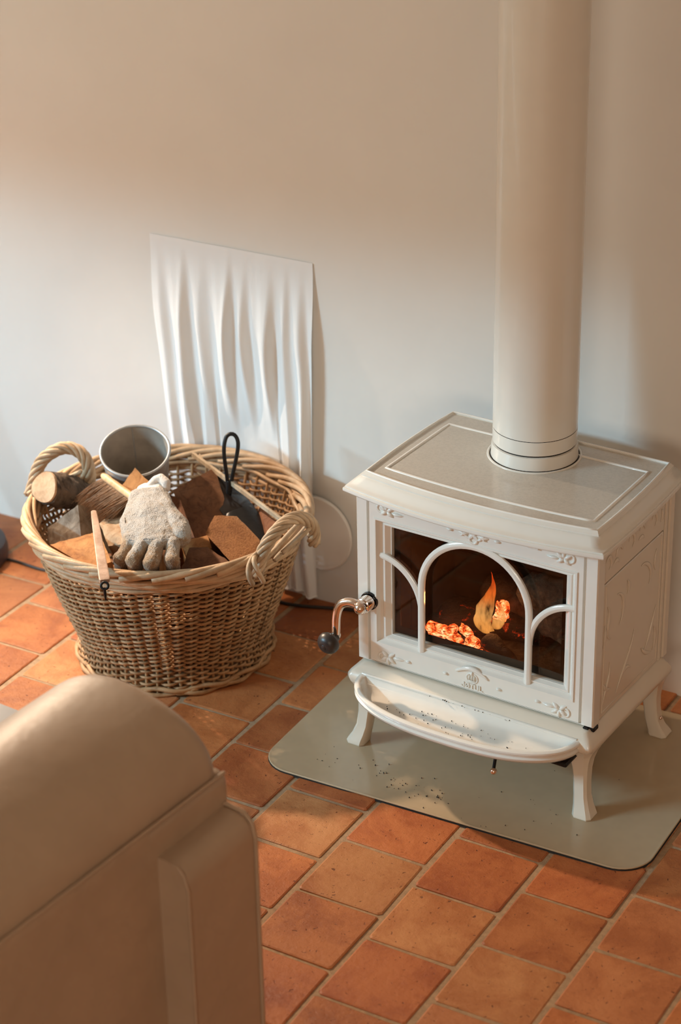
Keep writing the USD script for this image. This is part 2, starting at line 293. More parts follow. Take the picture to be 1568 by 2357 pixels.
# ------------------------------------------------------------------ the setting
fl = thing('floor', kind='structure')
part('screed', G().box((-6, -7, -.08), (5, .2, -.0030)), mats['grout'], fl, smooth=False)
PX_, QY = 0.2, 0.19063
OFF = {-1: -.5643, 0: -.6532, 1: -.7494, 2: -.8567, 3: -.7376, 4: -.8404, 5: -.7458}
def tile_mesh(x0, x1, y0, y1, seed):
    g = np.random.default_rng(seed); c = .0045; j = lambda s: g.normal(0, s)
    e = lambda: g.normal(0, .0011)
    ring = np.array([[x0 + c + e(), y0 + e()], [x1 - c + e(), y0 + e()], [x1 + e(), y0 + c + e()], [x1 + e(), y1 - c + e()], [x1 - c + e(), y1 + e()], [x0 + c + e(), y1 + e()], [x0 + e(), y1 - c + e()], [x0 + e(), y0 + c + e()]])
    mid = ring.mean(0); inn = mid + (ring - mid) * (1 - .0035 / .1); dz = g.normal(0, .0005)
    tilt = g.normal(0, .004, 2)
    z = lambda r, b: np.column_stack([r, b + dz + (r - mid) @ tilt])
    return G().loft(np.stack([z(ring, -.012), z(ring, -.0016), z(inn, 0)]), (False, True))
def tile_rows(c):
    off = OFF.get(c)
    if off is None: off = -.74 + (.0953 if c % 2 else 0) + .01 * math.sin(c * 3.1)
    return off
def tile_variant(c, k):
    if c <= -4: return TILE[0 if (c + k) % 3 else 3]
    h = (c * 7919 + k * 104729 + 31) % 100
    return TILE[0 if h < 42 else 1 if h < 62 else 2 if h < 84 else 3]
FORCED = {(3, 1): 1, (3, 2): 2, (2, 1): 2, (2, 2): 0, (1, 1): 2, (3, 3): 1, (4, 1): 0, (4, 2): 2, (2, 3): 1, (4, 0): 1, (5, 1): 3, (2, 0): 1, (3, 0): 1, (0, 0): 1, (0, 1): 1, (0, -1): 0, (1, 2): 0, (1, 0): 1}
GAP, ROWGAP, far = .0060, .0042, G()
for c in range(-9, 11):
    off = tile_rows(c)
    for k in range(-6, 18):
        y1 = off - (k - 1) * QY; y0 = y1 - QY
        if y0 > -.02 or y1 < -3.2: continue
        y1c = min(y1 - ROWGAP, .03)
        m = tile_mesh(c * PX_ + GAP, (c + 1) * PX_ - GAP, y0 + ROWGAP, y1c, 1000 + c * 50 + k)
        near = -8 <= c <= 8 and y1 > -1.75
        if near:
            mat = TILE[FORCED[(c, k)]] if (c, k) in FORCED else tile_variant(c, k)
            part('tile', m, mat, fl, smooth=False)
        else: far.mesh(m.build())
part('outer_tiles', far, TILE[0], fl, smooth=False, kind='stuff')

def wall_mesh(x0, x1, z0, z1, n=40, seed=3):
    xs, zs = np.linspace(x0, x1, n * 2), np.linspace(z0, z1, n); X, Z = np.meshgrid(xs, zs)
    Y = .004 * (meshkit.fbm(np.stack([X * 1.6, 0 * X, Z * 1.6], -1), 3, seed) - .5)
    front = np.stack([X, Y, Z], -1); g = G(); m = n * 2; b = np.arange(n * m).reshape(n, m)
    q = np.stack([b[:-1, :-1], b[:-1, 1:], b[1:, 1:], b[1:, :-1]], -1).reshape(-1, 4); g.add(front.reshape(-1, 3), q)
    return g.mesh(G().box((x0, .01, z0), (x1, .2, z1)).build())
tag(part('wall_back', wall_mesh(-5, 3.5, -.02, 3.0), mats['plaster'], smooth=True), kind='structure')
# unseen return wall, its window head placed to cut daylight off the upper wall
RY = -2.10
SILL, HEAD, WX0, WX1 = .55, 1.65, -4.6, -.62
g = G()
g.box((-5, RY - .2, -.02), (WX0, RY, 3.0)); g.box((WX1, RY - .2, -.02), (-.45, RY, 3.0)); g.box((WX0, RY - .2, -.02), (WX1, RY, SILL)); g.box((WX0, RY - .2, HEAD), (WX1, RY, 3.0))
tag(part('wall_front', g, mats['plaster'], smooth=False), kind='structure')
tag(part('wall_left', G().box((-5.2, RY - .2, -.02), (-5, .2, 3.0)), mats['plaster'], smooth=False), kind='structure')
g = G(); g.box((3.4, -5.6, -.02), (3.55, .2, 3.0))
tag(part('wall_right', g, mats['ochre'], smooth=False), kind='structure')
tag(part('wall_rear', G().box((-.6, -5.7, -.02), (3.55, -5.55, 3.0)), mats['plaster'], smooth=False), kind='structure')  # unseen walls and ceiling from here close the room against ambient light
tag(part('wall_corner', G().box((-.6, -5.55, -.02), (-.45, RY - .2, 3.0)), mats['plaster'], smooth=False), kind='structure')
tag(part('ceiling', G().box((-5.2, -5.7, 3.0), (3.55, .2, 3.12)), mats['ceiling'], smooth=False), kind='structure')

# ------------------------------------------------------------------ hearth plate
def rounded_rect(x0, x1, y0, y1, r, n=10):
    out = []
    for cx, cy, a0 in ((x1 - r, y1 - r, 0), (x0 + r, y1 - r, 90), (x0 + r, y0 + r, 180), (x1 - r, y0 + r, 270)):
        for t in np.linspace(a0, a0 + 90, n): out.append((cx + r * math.cos(math.radians(t)), cy + r * math.sin(math.radians(t))))
    return np.array(out)
pad = thing('hearth_plate', 'flat cream enamel floor plate with rounded corners under the stove', 'hearth plate', (.54, -.39, 0), 1.2)
def pad_ring(o, z):
    p = rounded_rect(-.448 - o, .448 + o, -.309 - o, .295 + o, .072 + o); return np.column_stack([p, np.full(len(p), z)])
part('plate', G().loft(np.stack([pad_ring(-.004, .001), pad_ring(-.004, .0025), pad_ring(0, .003), pad_ring(.0004, .005), pad_ring(-.001, .0062), pad_ring(-.004, .0062), pad_ring(-.008, .0056)]), (True, True)), mats['pad'], pad, smooth=40)
part('shadow_gap_seal', G().loft(np.stack([pad_ring(-.0035, -.002), pad_ring(.0014, -.002), pad_ring(.0014, .0010), pad_ring(-.0035, .0012)]), (True, True)), mats['dark_gap'], pad, smooth=False, label='black strip painted as shade under the plate edge')  # black strip stands in for the shade under the plate edge
PADZ = .0057

# ------------------------------------------------------------------ stove
stove = thing('wood_stove', 'cream enamelled cast iron wood stove with arched glass door and lit fire', 'stove', (.537, -.36, 0), -2.5)
EN, ES = mats['enamel'], mats['enamel_side']
def plate_ring(w, yf, yb, bow, z, side=.006, nf=28, ns=8, nb=6):
    p = []
    for t in np.linspace(-1, 1, nf)[:-1]: p.append((t * w, yf - bow * (1 - t * t)))
    for t in np.linspace(0, 1, ns)[:-1]: p.append((w + (-.007 * t) + side * 4 * t * (1 - t), yf + (yb - yf) * t))
    for t in np.linspace(1, -1, nb)[:-1]: p.append((t * (w - .007), yb))
    for t in np.linspace(1, 0, ns)[:-1]: p.append((-(w + (-.007 * t) + side * 4 * t * (1 - t)), yf + (yb - yf) * t))
    p = np.array(p); return np.column_stack([p, np.full(len(p), z)])
def lerp_ring(t, z):
    return plate_ring(.266 + .037 * t, -.141 - .043 * t, .206 + .03 * t, .024 + .011 * t, z)
prof = [(-.6, .6175), (.78, .6175), (.80, .6195), (.96, .6195), (.995, .622), (1.0, .6255), (.985, .6285), (.95, .6295), (.90, .6295), (.895, .6325), (.85, .6335), (.74, .6345), (.64, .637), (.53, .6415), (.42, .6465), (.33, .6495), (.26, .6508), (.255, .6535), (.18, .6555), (.11, .6585), (.06, .6597), (.015, .6592), (-.015, .6575), (-.03, .6562), (-.1, .656)]
g = G().loft(np.stack([lerp_ring(t, z) for t, z in prof]), (True, False))
part('top_moulding', g, EN, stove, smooth=28)
g = G(); r = lerp_ring(-.1, .656); inner = r.copy(); inner[:, :2] *= .5; g.loft(np.stack([r, inner]), (False, True))
part('top_plate', g, mats['enamel_top'], stove, smooth=False)
# raised bead round the top
a = .242; fr = [(t * a, -.106 - .014 * (1 - t * t), .656) for t in np.linspace(-1, 1, 24)]
loop = fr + [(a - .003 * t, -.106 + .257 * t, .656) for t in np.linspace(0, 1, 10)[1:]] + [(a - .003 - t * 2 * (a - .003), .151, .656) for t in np.linspace(0, 1, 12)[1:]] + [(-a + .003 - .003 * t, .151 - .257 * t, .656) for t in np.linspace(0, 1, 10)[1:-1]]
part('top_bead', G().tube(loop, .0042, 8, closed=True, flat=.6, up=(0, 0, 1)), mats['bead'], stove, smooth=True)
part('edge_bead', G().tube(lerp_ring(.045, .6585), .0032, 8, closed=True, flat=.75, up=(0, 0, 1)), mats['bead'], stove, smooth=True)
def ring_tube(c, R, r, n=64, sides=8, axis='z', a0=0, a1=2 * PI, sx=1, sz=1):
    ts = np.linspace(a0, a1, n, endpoint=abs(a1 - a0 - 2 * PI) > 1e-6)
    p = [(c[0] + R * math.cos(t) * sx, c[1] + (R * math.sin(t) if axis == 'z' else 0), c[2] + (0 if axis == 'z' else R * math.sin(t) * sz)) for t in ts]
    return G().tube(p, r, sides, closed=abs(a1 - a0 - 2 * PI) < 1e-6).build()
PC = (-.008, .113)
part('flue_ring', ring_tube((PC[0], PC[1], .6555), .0985, .0032), EN, stove, smooth=True)
# body shell with the hollow fire chamber
outer = m3.Manifold.cube((.540, .333, .417)).translate((-.270, -.133, .204))
body = outer - m3.Manifold.cube((.49, .40, .39)).translate((-.245, -.21, .212))
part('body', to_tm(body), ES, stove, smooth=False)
g = G()
for lo, hi in (((-.2445, -.132, .2125), (-.236, .19, .6015)), ((.236, -.132, .2125), (.2445, .19, .6015)), ((-.236, .175, .2125), (.236, .1895, .6015)), ((-.236, -.132, .593), (.236, .175, .6015)), ((-.236, -.132, .2125), (.236, .175, .219))): g.box(lo, hi)
for k, zz in enumerate((.335, .46)): g.box((-.236, .171, zz), (.236, .175, zz + .004))
for sx in (-1, 1):
    g.box((sx * .236 - .002, -.02, .22), (sx * .236 + .002, -.014, .59))
liner = part('fire_chamber', g, mats['soot'], stove, smooth=False)
g = G(); g.add([(-.236, .175, .47), (.236, .175, .47), (.236, .02, .575), (-.236, .02, .575), (-.236, .175, .485), (.236, .175, .485), (.236, .02, .59), (-.236, .02, .59)], [(0, 1, 2, 3), (7, 6, 5, 4), (0, 3, 7, 4), (1, 5, 6, 2), (3, 2, 6, 7), (0, 4, 5, 1)])
part('baffle', g, mats['soot'], stove, smooth=False)
# side panels with raised leaf relief
def relief_vines(s, y_z_list, r=.0024):
    x = s * .2795; out = []
    for pts in y_z_list:
        p = spline([(x, a, b) for a, b in pts], 16); t = np.linspace(0, 1, 16)
        out.append(G().tube(p, 1.9 * r * (0.2 + 0.9 * np.sin(PI * t)), 8, up=(1, 0, 0), flat=.42))
    return out
LOWER = [[(-.105, .47), (-.095, .44), (-.10, .41), (-.085, .385)], [(-.06, .478), (-.035, .462), (-.028, .43), (-.045, .40)], [(-.015, .49), (-.005, .475), (-.012, .455)], [(.05, .492), (.085, .48), (.10, .455), (.092, .43)], [(.125, .50), (.118, .47), (.122, .45)],
         [(.135, .36), (.12, .325), (.105, .295), (.08, .268)], [(.03, .355), (.02, .325), (-.005, .29), (-.03, .26), (-.05, .235)], [(-.085, .33), (-.085, .295), (-.10, .265), (-.11, .235)], [(-.03, .262), (-.005, .275), (.02, .265)], [(.07, .285), (.095, .262), (.12, .252)], [(-.11, .29), (-.095, .27), (-.075, .262)], [(.13, .31), (.138, .28), (.128, .25)], [(-.115, .43), (-.11, .40), (-.118, .38)]]
UPPER = [[(-.118, .578), (-.105, .585), (-.095, .572), (-.105, .556)], [(-.075, .572), (-.06, .59), (-.045, .575)], [(-.085, .557), (-.07, .562), (-.058, .552)], [(-.015, .578), (.0, .592), (.012, .575), (.0, .56)], [(.035, .58), (.048, .592), (.06, .575)], [(.03, .56), (.045, .563), (.058, .555)], [(.095, .58), (.108, .59), (.118, .575), (.108, .56)], [(.14, .585), (.145, .57), (.138, .556)]]
for s in (-1, 1):
    X = lambda a, b: (min(s * a, s * b), max(s * a, s * b))
    def slab(y0, y1, z0, z1, d=.008, bev=.002):
        xa, xb = X(.268, .2705 + d); return G().box((xa, y0, z0), (xb, y1, z1), bev)
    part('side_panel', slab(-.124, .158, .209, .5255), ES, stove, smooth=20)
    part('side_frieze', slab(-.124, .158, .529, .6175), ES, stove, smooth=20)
    gg = slab(.161, .174, .206, .6175, .009); gg.mesh(slab(.177, .2, .206, .6175, .012, .003).build())
    part('rear_pilaster', gg, ES, stove, smooth=20)
    part('side_border', G().tube([(s * .2787, -.112, .52), (s * .2787, -.112, .222), (s * .2787, .147, .222), (s * .2787, .147, .52)], .0018, 6, flat=.8), ES, stove, smooth=20)
    for lf in relief_vines(s, LOWER) + relief_vines(s, UPPER, .0024): part('relief_leaf', lf, ES, stove, smooth=True)
    for (ya, yb, za, zb) in ((-.1334, -.1245, .2125, .617), (-.124, .158, .5250, .5295), (-.124, .2, .2035, .2092), (.1582, .1612, .209, .617)):
        xa, xb = X(.2695, .2712); part('panel_joint', G().box((xa, ya, za), (xb, yb, zb)), mats['dark_gap'], stove, smooth=False)
part('back_panel', G().box((-.25, .2, .21), (.25, .206, .61), .002), ES, stove, smooth=20)

# door: a moulded frame, arches, glass
door = [(-.284, .284, .212, .6185, -.1335), (-.284, .284, .212, .6185, -.160), (-.281, .281, .215, .6155, -.163), (-.2575, .2575, .236, .6085, -.163), (-.256, .256, .2365, .608, -.1575), (-.253, .253, .2365, .6075, -.1575), (-.2515, .2515, .2365, .607, -.163)]
def rect_ring(x0, x1, z0, z1, y): return [(x0, y, z0), (x1, y, z0), (x1, y, z1), (x0, y, z1)]
dl = [(-.284, .284, .212, .6185, -.1335), (-.284, .284, .212, .6185, -.160), (-.2815, .2815, .2145, .617, -.163), (-.2575, .2575, .2152, .6125, -.163), (-.256, .256, .2157, .612, -.1570), (-.2525, .2525, .2162, .6115, -.1570), (-.251, .251, .2167, .611, -.163),
      (-.240, .240, .262, .5665, -.163), (-.2385, .2385, .2635, .565, -.1655), (-.2345, .2345, .2665, .562, -.1655), (-.2325, .2325, .2685, .560, -.162), (-.2295, .2295, .271, .5575, -.157), (-.224, .224, .2745, .553, -.1535), (-.2215, .2215, .2765, .551, -.1555), (-.218, .218, .279, .549, -.155), (-.2085, .2085, .283, .545, -.1465), (-.2065, .2065, .2845, .5435, -.1465), (-.2065, .2065, .2845, .5435, -.1335)]
g = G().loft(np.array([rect_ring(*d) for d in dl]), loop=True)
dfr = part('door', g, EN, stove, smooth=25)
# ornament on the door (sub-parts)
DY = -.163
def petal(g, c, ang, L, w, h=.004):
    L, w, h = L * 1.15, w * 1.2, h * 1.25
    d = np.array([math.cos(ang), 0, math.sin(ang)]); n = 9; t = np.linspace(0, 1, n)
    p = np.array([np.array([c[0], DY, c[1]]) + d * L * s for s in t]); g.tube(p, w * (.15 + np.sin(PI * t ** .8) ** .8), 8, up=(0, 1, 0), flat=h / w)
def dot(g, c, r): g.ball((c[0], DY, c[1]), r, 1, (1, .8, 1))
def fleur(g, cx, cz, s, up=1):
    for a, L in ((90, .018), (35, .02), (145, .02), (-35, .017), (-145, .017)):
        ang = math.radians(a * up if s > 0 else 180 - a * up); petal(g, (cx, cz), ang, L, .0036)
    g.mesh(ring_tube((cx + s * .014, DY, cz + .004 * up), .0095, .0028, 20, 6, 'y'))
    petal(g, (cx - s * .012, cz - .002 * up), math.radians(180 if s > 0 else 0), .024, .0026)
cx, cz = .0, .5865
g = G()
for k in range(4):
    aa = k * PI / 2; g.mesh(ring_tube((cx + .0105 * math.cos(aa), DY, cz + .0105 * math.sin(aa)), .0088, .0032, 22, 6, 'y'))
dot(g, (cx, cz), .004)
for s in (-1, 1):
    petal(g, (cx + s * .012, cz), 0 if s > 0 else PI, .021, .004); petal(g, (cx + s * .02, cz), math.radians(35 if s > 0 else 145), .012, .002); petal(g, (cx + s * .02, cz), math.radians(-35 if s > 0 else -145), .012, .002)
part('flower_relief', g, EN, dfr, smooth=True)
for s in (-1, 1):
    for (px, pz, L) in ((.048, .5865, .014), (.058, .239, .012), (.150, .239, .012)):
        g = G(); petal(g, (s * px, pz), 0 if s > 0 else PI, L, .0024); part('leaf_relief', g, EN, dfr, smooth=True)
    for pz, u in ((.588, 1), (.236, -1)):
        g = G(); fleur(g, s * .207, pz, s, u); part('corner_relief', g, EN, dfr, smooth=True)
g = G(); t = np.linspace(0, 1, 16)
g.tube([(-.038 + .076 * s, -.164, .257 + .0125 * math.sin(PI * s) - .003 * (1 - math.sin(PI * s))) for s in t], .0028 + .003 * np.sin(PI * t), 8, up=(0, 1, 0))
g.ball((0, -.164, .268), .009, 2, (1.5, .5, .7))
part('emblem_arch', g, EN, dfr, smooth=True)
g = G(); g.mesh(ring_tube((0, DY, .2455), .0115, .0021, 28, 6, 'y', sx=1.15))
for k in range(3): petal(g, (-.006 + .006 * k, .2405), PI / 2, .011, .0017)
petal(g, (0, .2525), PI / 2, .008, .003); petal(g, (-.009, .2395), 0, .018, .0014)
part('crest', g, EN, dfr, smooth=True)
tm = meshkit.text_mesh('JØTUL', .0115, .0026, bold=True); b = tm.bounds; v = np.array(tm.vertices); v = np.column_stack([(v[:, 0] - (b[0, 0] + b[1, 0]) / 2) * 1.0, DY - v[:, 2] + .0002, v[:, 1] + .2205])
part('lettering', trimesh.Trimesh(v, np.array(tm.faces), process=False), EN, dfr, smooth=False, label='raised maker lettering under the crest')
part('enamel_chip', G().add([(.066, -.1637, .6030), (.084, -.1637, .6020), (.078, -.1637, .5985), (.069, -.1637, .5985), (.066, -.162, .6030), (.084, -.162, .6020), (.078, -.162, .5985), (.069, -.162, .5985)], [(0, 3, 2, 1), (4, 5, 6, 7), (0, 1, 5, 4), (1, 2, 6, 5), (2, 3, 7, 6), (3, 0, 4, 7)]), mats['black_iron'], dfr, smooth=False, label='black chip in the enamel')
part('door_tab', G().box((.126, -.1685, .5935), (.152, -.162, .5990), .0015), EN, dfr, smooth=20)
# arches
def bar(pts, w=.0078, d=.0085):
    p = np.asarray(pts, float); n = len(p); t = np.gradient(p, axis=0); t /= np.linalg.norm(t, axis=1, keepdims=True)
    nrm = np.cross(t, [0, 1.0, 0]); nrm /= np.linalg.norm(nrm, axis=1, keepdims=True)
    sec = [(-1, .0), (-1, -.55), (-.72, -.8), (-.3, -.92), (0, -1), (.3, -.92), (.72, -.8), (1, -.55), (1, .0)]
    rings = np.stack([p + nrm * w * a + np.array([0, 1.0, 0]) * d * b for a, b in sec], 1)
    return G().loft(rings, (True, True)).build()
AY = -.1535
arch = [(-.128, AY, .268), (-.128, AY, .34), (-.128, AY, .425)] + [(.128 * math.cos(a), AY, .428 + .128 * math.sin(a)) for a in np.linspace(PI, 0, 30)[1:-1]] + [(.128, AY, .425), (.128, AY, .34), (.128, AY, .268)]
for s in (-1, 1):
    pass
part('arch', bar(arch), EN, dfr, smooth=30)
for s in (-1, 1):
    q = [(s * (.236 - .1075 * math.sin(a)), AY + .0012, .362 + .114 * math.cos(a)) for a in np.linspace(0, PI / 2, 18)]
    part('side_arch', bar(q if s > 0 else q, .0072, .0078), EN, dfr, smooth=30)
part('glass_pane', G().box((-.212, -.1395, .279), (.212, -.1355, .549)), mats['glass'], dfr, smooth=False)
g = G().loft(np.array([rect_ring(-.213, .213, .278, .55, -.1348), rect_ring(-.1925, .1925, .302, .527, -.1348), rect_ring(-.1925, .1925, .302, .527, -.1335), rect_ring(-.213, .213, .278, .55, -.1335)]), loop=True)
part('glass_seal', g, mats['black_gloss'], dfr, smooth=False)
# base, ash lip, legs
def base_ring(w, y0, y1, z, c=.018):
    return [(-w + c, y0, z), (w - c, y0, z), (w, y0 + c, z), (w, y1 - c, z), (w - c, y1, z), (-w + c, y1, z), (-w, y1 - c, z), (-w, y0 + c, z)]
bl = [(.268, -.145, .178, .1545), (.280, -.168, .190, .156), (.2905, -.187, .200, .160), (.2965, -.1945, .2055, .167), (.2985, -.197, .2065, .175), (.2975, -.1965, .205, .182), (.2925, -.192, .201, .190), (.2860, -.185, .197, .1965), (.2795, -.176, .194, .2025), (.2745, -.169, .192, .2075), (.262, -.16, .18, .2085)]
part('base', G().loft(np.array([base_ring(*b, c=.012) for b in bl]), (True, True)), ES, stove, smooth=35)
part('door_seam', G().box((-.275, -.150, .2075), (.275, -.134, .2125)), mats['dark_gap'], stove, smooth=False)
def lip_ring(s, back, z, W=.268, D=.128, n=40):
    out = []
    for t in np.linspace(0, PI, n):
        c, q = math.cos(t), math.sin(t); e = 2 / 2.5
        out.append((-(W - s) * np.sign(c) * abs(c) ** e + .004, back - (D - s) * abs(q) ** (2 / 2.1), z))
    return np.array(out)
lp = [(.05, -.186, .1575), (.018, -.186, .1575), (.006, -.186, .163), (.001, -.187, .170), (.0, -.187, .1745), (.004, -.187, .1775), (.0035, -.1875, .182), (.0, -.188, .186), (.001, -.1885, .1895), (.0065, -.189, .1925), (.013, -.1905, .192), (.018, -.193, .1885), (.024, -.198, .180), (.032, -.205, .1735), (.046, -.216, .1705), (.075, -.23, .1695)]
g = G().loft(np.stack([lip_ring(*a) for a in lp]), (True, True))
part('ash_lip', g, mats['enamel'], stove, smooth=40)
part('lip_back_rim', G().tube([(-.258 + .52 * t, -.1885, .191) for t in np.linspace(0, 1, 20)], .0042, 8), EN, stove, smooth=True)
def leg(sx, sy):
    lv = [(.168, .044, 0, 0), (.160, .037, .002, .002), (.148, .028, .005, .004), (.132, .0215, .007, .006), (.11, .0178, .008, .007), (.08, .0158, .010, .009), (.05, .0160, .0125, .012), (.03, .0180, .017, .016), (.017, .0208, .021, .020), (.010, .0222, .0225, .0215), (PADZ + .0015, .0218, .0225, .0215), (PADZ, .0208, .0225, .0215)]
    rings = []
    bx, by = sx * .253, (-.152 if sy < 0 else .165)
    for z, h, ox, oy in lv:
        c = h * .34; x, y = bx + sx * ox * 1.15, by + sy * oy * (1.1 if sy < 0 else 1.3)
        rings.append([(x - h + c, y - h, z), (x + h - c, y - h, z), (x + h, y - h + c, z), (x + h, y + h - c, z), (x + h - c, y + h, z), (x - h + c, y + h, z), (x - h, y + h - c, z), (x - h, y - h + c, z)])
    return G().loft(np.array(rings)[::-1], (True, True))
for sx in (-1, 1):
    for sy in (-1, 1): part('leg', leg(sx, sy), ES, stove, smooth=32)
part('lip_bolt', G().lathe([(.0001, .004), (.006, .003), (.007, 0), (.007, -.006)], 14, 'y', (.272, -.192, .176)), mats['char_dark'], stove, smooth=30)
part('leg_screw', G().ball((.2855, .178, .055), .0045, 1), mats['nickel'], stove, smooth=True)
g = G().box((.270, -.158, .199), (.2855, -.136, .2115), .003); g.box((.262, -.166, .2065), (.275, -.15, .2115), .002)
part('hinge', g, mats['black_iron'], stove, smooth=20, label='black hinge at the door foot')
part('lip_bracket', G().box((.195, -.235, .148), (.262, -.18, .1575), .003), mats['black_iron'], stove, smooth=20)
lev = part('air_lever', G().tube([(.085, -.15, .152), (.092, -.20, .147), (.1, -.235, .138), (.112, -.268, .117)], .0036, 8), mats['black_iron'], stove, smooth=True)
part('lever_ball', G().ball((.1145, -.273, .1135), .0075, 2), mats['nickel'], lev, smooth=True, label='shiny metal ball on the lever')
# door handle
hd = part('door_handle', G().tube(spline([(-.262, -.199, .3655), (-.282, -.200, .367), (-.301, -.203, .357), (-.309, -.207, .335), (-.310, -.210, .306), (-.3105, -.211, .284)], 28), .0108, 10, flat=.85, up=(0, 1, 0)), mats['nickel'], stove, smooth=True, label='copper tinted metal crank handle')
g = G().lathe([(.0145, .0), (.0145, -.028), (.0135, -.036), (.012, -.048)], 28, 'y', (-.247, -.163, .362), (True, False)); g = tf(g.build())
hub = G().lathe([(.0001, .0525), (.007, .051), (.012, .047), (.0152, .040), (.0158, .034), (.0152, .031), (.0175, .0295), (.0175, .0)], 28, 'y', (-.252, -.164, .3625))
part('hub', hub, mats['nickel'], hd, smooth=35)
part('hub_collar', G().lathe([(.0195, .007), (.0205, .005), (.0205, .0), (.0, .0)], 28, 'y', (-.252, -.163, .3625)), mats['black_iron'], hd, smooth=35)
kd = np.array([-.10, -.90, -.22]); kd /= np.linalg.norm(kd)
kp = 1.14 * np.array([(.0001, .0385), (.005, .0375), (.006, .0365), (.0095, .0368), (.015, .0345), (.0195, .030), (.0222, .0235), (.0222, .0175), (.019, .012), (.013, .008), (.0105, .005), (.0105, .0), (.0, .0)])
kb = np.array([-.3105, -.213, .281])
part('knob', tf(G().lathe(kp, 32).build(), frame(kd), kb), mats['knob'], hd, smooth=40, label='black turned wooden knob')
part('knob_screw', tf(G().lathe([(.0001, .039), (.0035, .0385), (.0045, .037), (.0045, .034)], 14).build(), frame(kd), kb), mats['nickel'], hd, smooth=30)
part('handle_end', G().ball((-.3105, -.211, .283), .0115, 2, (1, 1.05, .9)), mats['nickel'], hd, smooth=True)

# flue pipe: a thing of its own, standing in the stove's collar
sa = math.radians(-2.5)
PW = np.array([.537 + PC[0] * math.cos(sa) - PC[1] * math.sin(sa), -.36 + PC[0] * math.sin(sa) + PC[1] * math.cos(sa)])
pipe = thing('flue_pipe', 'white enamelled round flue pipe rising from the stove top', 'stove pipe', (*PW, .656))
part('collar', G().lathe([(.084, .001), (.0935, .001), (.0928, .006), (.0918, .026), (.0912, .030), (.086, .0315)], 72), mats['pipe'], pipe, smooth=40)
part('dark_joint', G().lathe([(.0945, .0003), (.0951, .0004), (.0951, .002), (.0935, .0022)], 72), mats['dark_gap'], pipe, smooth=40)
part('gap_ring', G().lathe([(.0865, .030), (.0875, .0315), (.0875, .0345), (.0865, .036)], 72), mats['dark_gap'], pipe, smooth=40)
part('lower_section', G().lathe([(.086, .0345), (.0888, .0345), (.0898, .036), (.0898, .0655), (.0888, .0662), (.086, .0662)], 72), mats['pipe'], pipe, smooth=40)
part('seam_ring', G().lathe([(.0885, .0658), (.0892, .066), (.0892, .0672), (.0885, .0675)], 72), mats['dark_gap'], pipe, smooth=40)
#PIPE_TOP
part('upper_section', G().lathe([(.086, .0668), (.0888, .0668), (.0896, .0678), (.0896, 2.344)], 72), mats['pipe'], pipe, smooth=40)

# ------------------------------------------------------------------ the fire (things inside the chamber); coordinates in the stove's frame
def sw(p):
    c, s = math.cos(sa), math.sin(sa); return np.array([.537 + p[0] * c - p[1] * s, -.36 + p[0] * s + p[1] * c, p[2]])
def rough_log(p0, p1, r0, r1, seed, amp=.18, n=14, sides=14):
    p0, p1 = np.array(p0, float), np.array(p1, float); d = p1 - p0; L = np.linalg.norm(d); Fm = frame(d, (0, 0, 1) if abs(d[2]) < .9 * L else (1, 0, 0))
    t = np.linspace(0, 1, n); ang = np.arange(sides) * 2 * PI / sides; rings = []
    for s in t:
        r = (r0 + (r1 - r0) * s) * (1 - .35 * (1 if s < .02 or s > .98 else 0))
        pt = np.stack([np.cos(ang) * r, np.sin(ang) * r, np.full(sides, s * L)], 1)
        k = 1 + amp * 2 * (meshkit.fbm(pt * 55 + seed * 7.3, 3, seed) - .5); pt[:, :2] *= k[:, None]; rings.append(pt)
    return tf(G().loft(np.stack(rings), (True, True)).build(), Fm, p0)
def fire_log(name, label, p0, p1, r0, r1, mat, seed, cat='firewood', amp=.25):
    a, b = sw(p0), sw(p1); c = (a + b) / 2; t = thing(name, label, cat, c, group=None)
    part('wood', rough_log(a, b, r0, r1, seed, amp), mat, t, smooth=50, world=True)
def ember(label, c, size, seed):
    c = (c[0] - (.010 if seed < 9 else 0), c[1], c[2] + (.004 if seed < 9 else 0)); size = tuple(q_ * (1.1 if seed < 9 else .92) for q_ in size)
    rg = np.random.default_rng(seed); pts = rg.uniform(-1, 1, (22, 3)); pts = np.sign(pts) * np.abs(pts) ** .55 * np.array(size)
    h = trimesh.convex.convex_hull(pts); mm = to_tm(m3.Manifold(m3.Mesh(np.asarray(h.vertices, np.float32), np.asarray(h.faces, np.uint32))).refine_to_length(.005))
    v = np.array(mm.vertices); nv = np.array(mm.vertex_normals); v = v + nv * (.010 * (meshkit.fbm(v * 85 + seed, 3, seed) - .5))[:, None]
    t = thing('glowing_ember', label, 'ember', sw(c), rg.uniform(-15, 15), group='embers of the fire'); part('coal', trimesh.Trimesh(v, np.array(mm.faces), process=False), mats['ember'], t, smooth=40)
for lab, c, sz, sd in (('longest glowing ember, at the end of the row away from the flame', (-.148, -.035, .246), (.026, .018, .017), 1), ('pale glowing ember split from the longest one by a dark crack', (-.112, -.037, .256), (.012, .014, .015), 2), ('orange ember lying behind the middle of the glowing row', (-.086, -.02, .258), (.016, .015, .014), 3), ('cracked bright ember low in the middle of the glowing row', (-.092, -.048, .240), (.016, .013, .012), 4), ('bright ember at the foot of the flame', (-.060, -.040, .247), (.015, .014, .015), 5), ('lowest small ember in front of the glowing row', (-.066, -.055, .232), (.012, .010, .009), 6), ('small red ember beside the slanting charred stick', (-.034, -.056, .233), (.009, .009, .008), 7), ('tiny red ember under the slanting charred stick', (-.012, -.060, .232), (.009, .008, .008), 8), ('glowing log end beside the flame', (-.028, .016, .314), (.017, .014, .022), 9)):
    ember(lab, c, sz, sd)
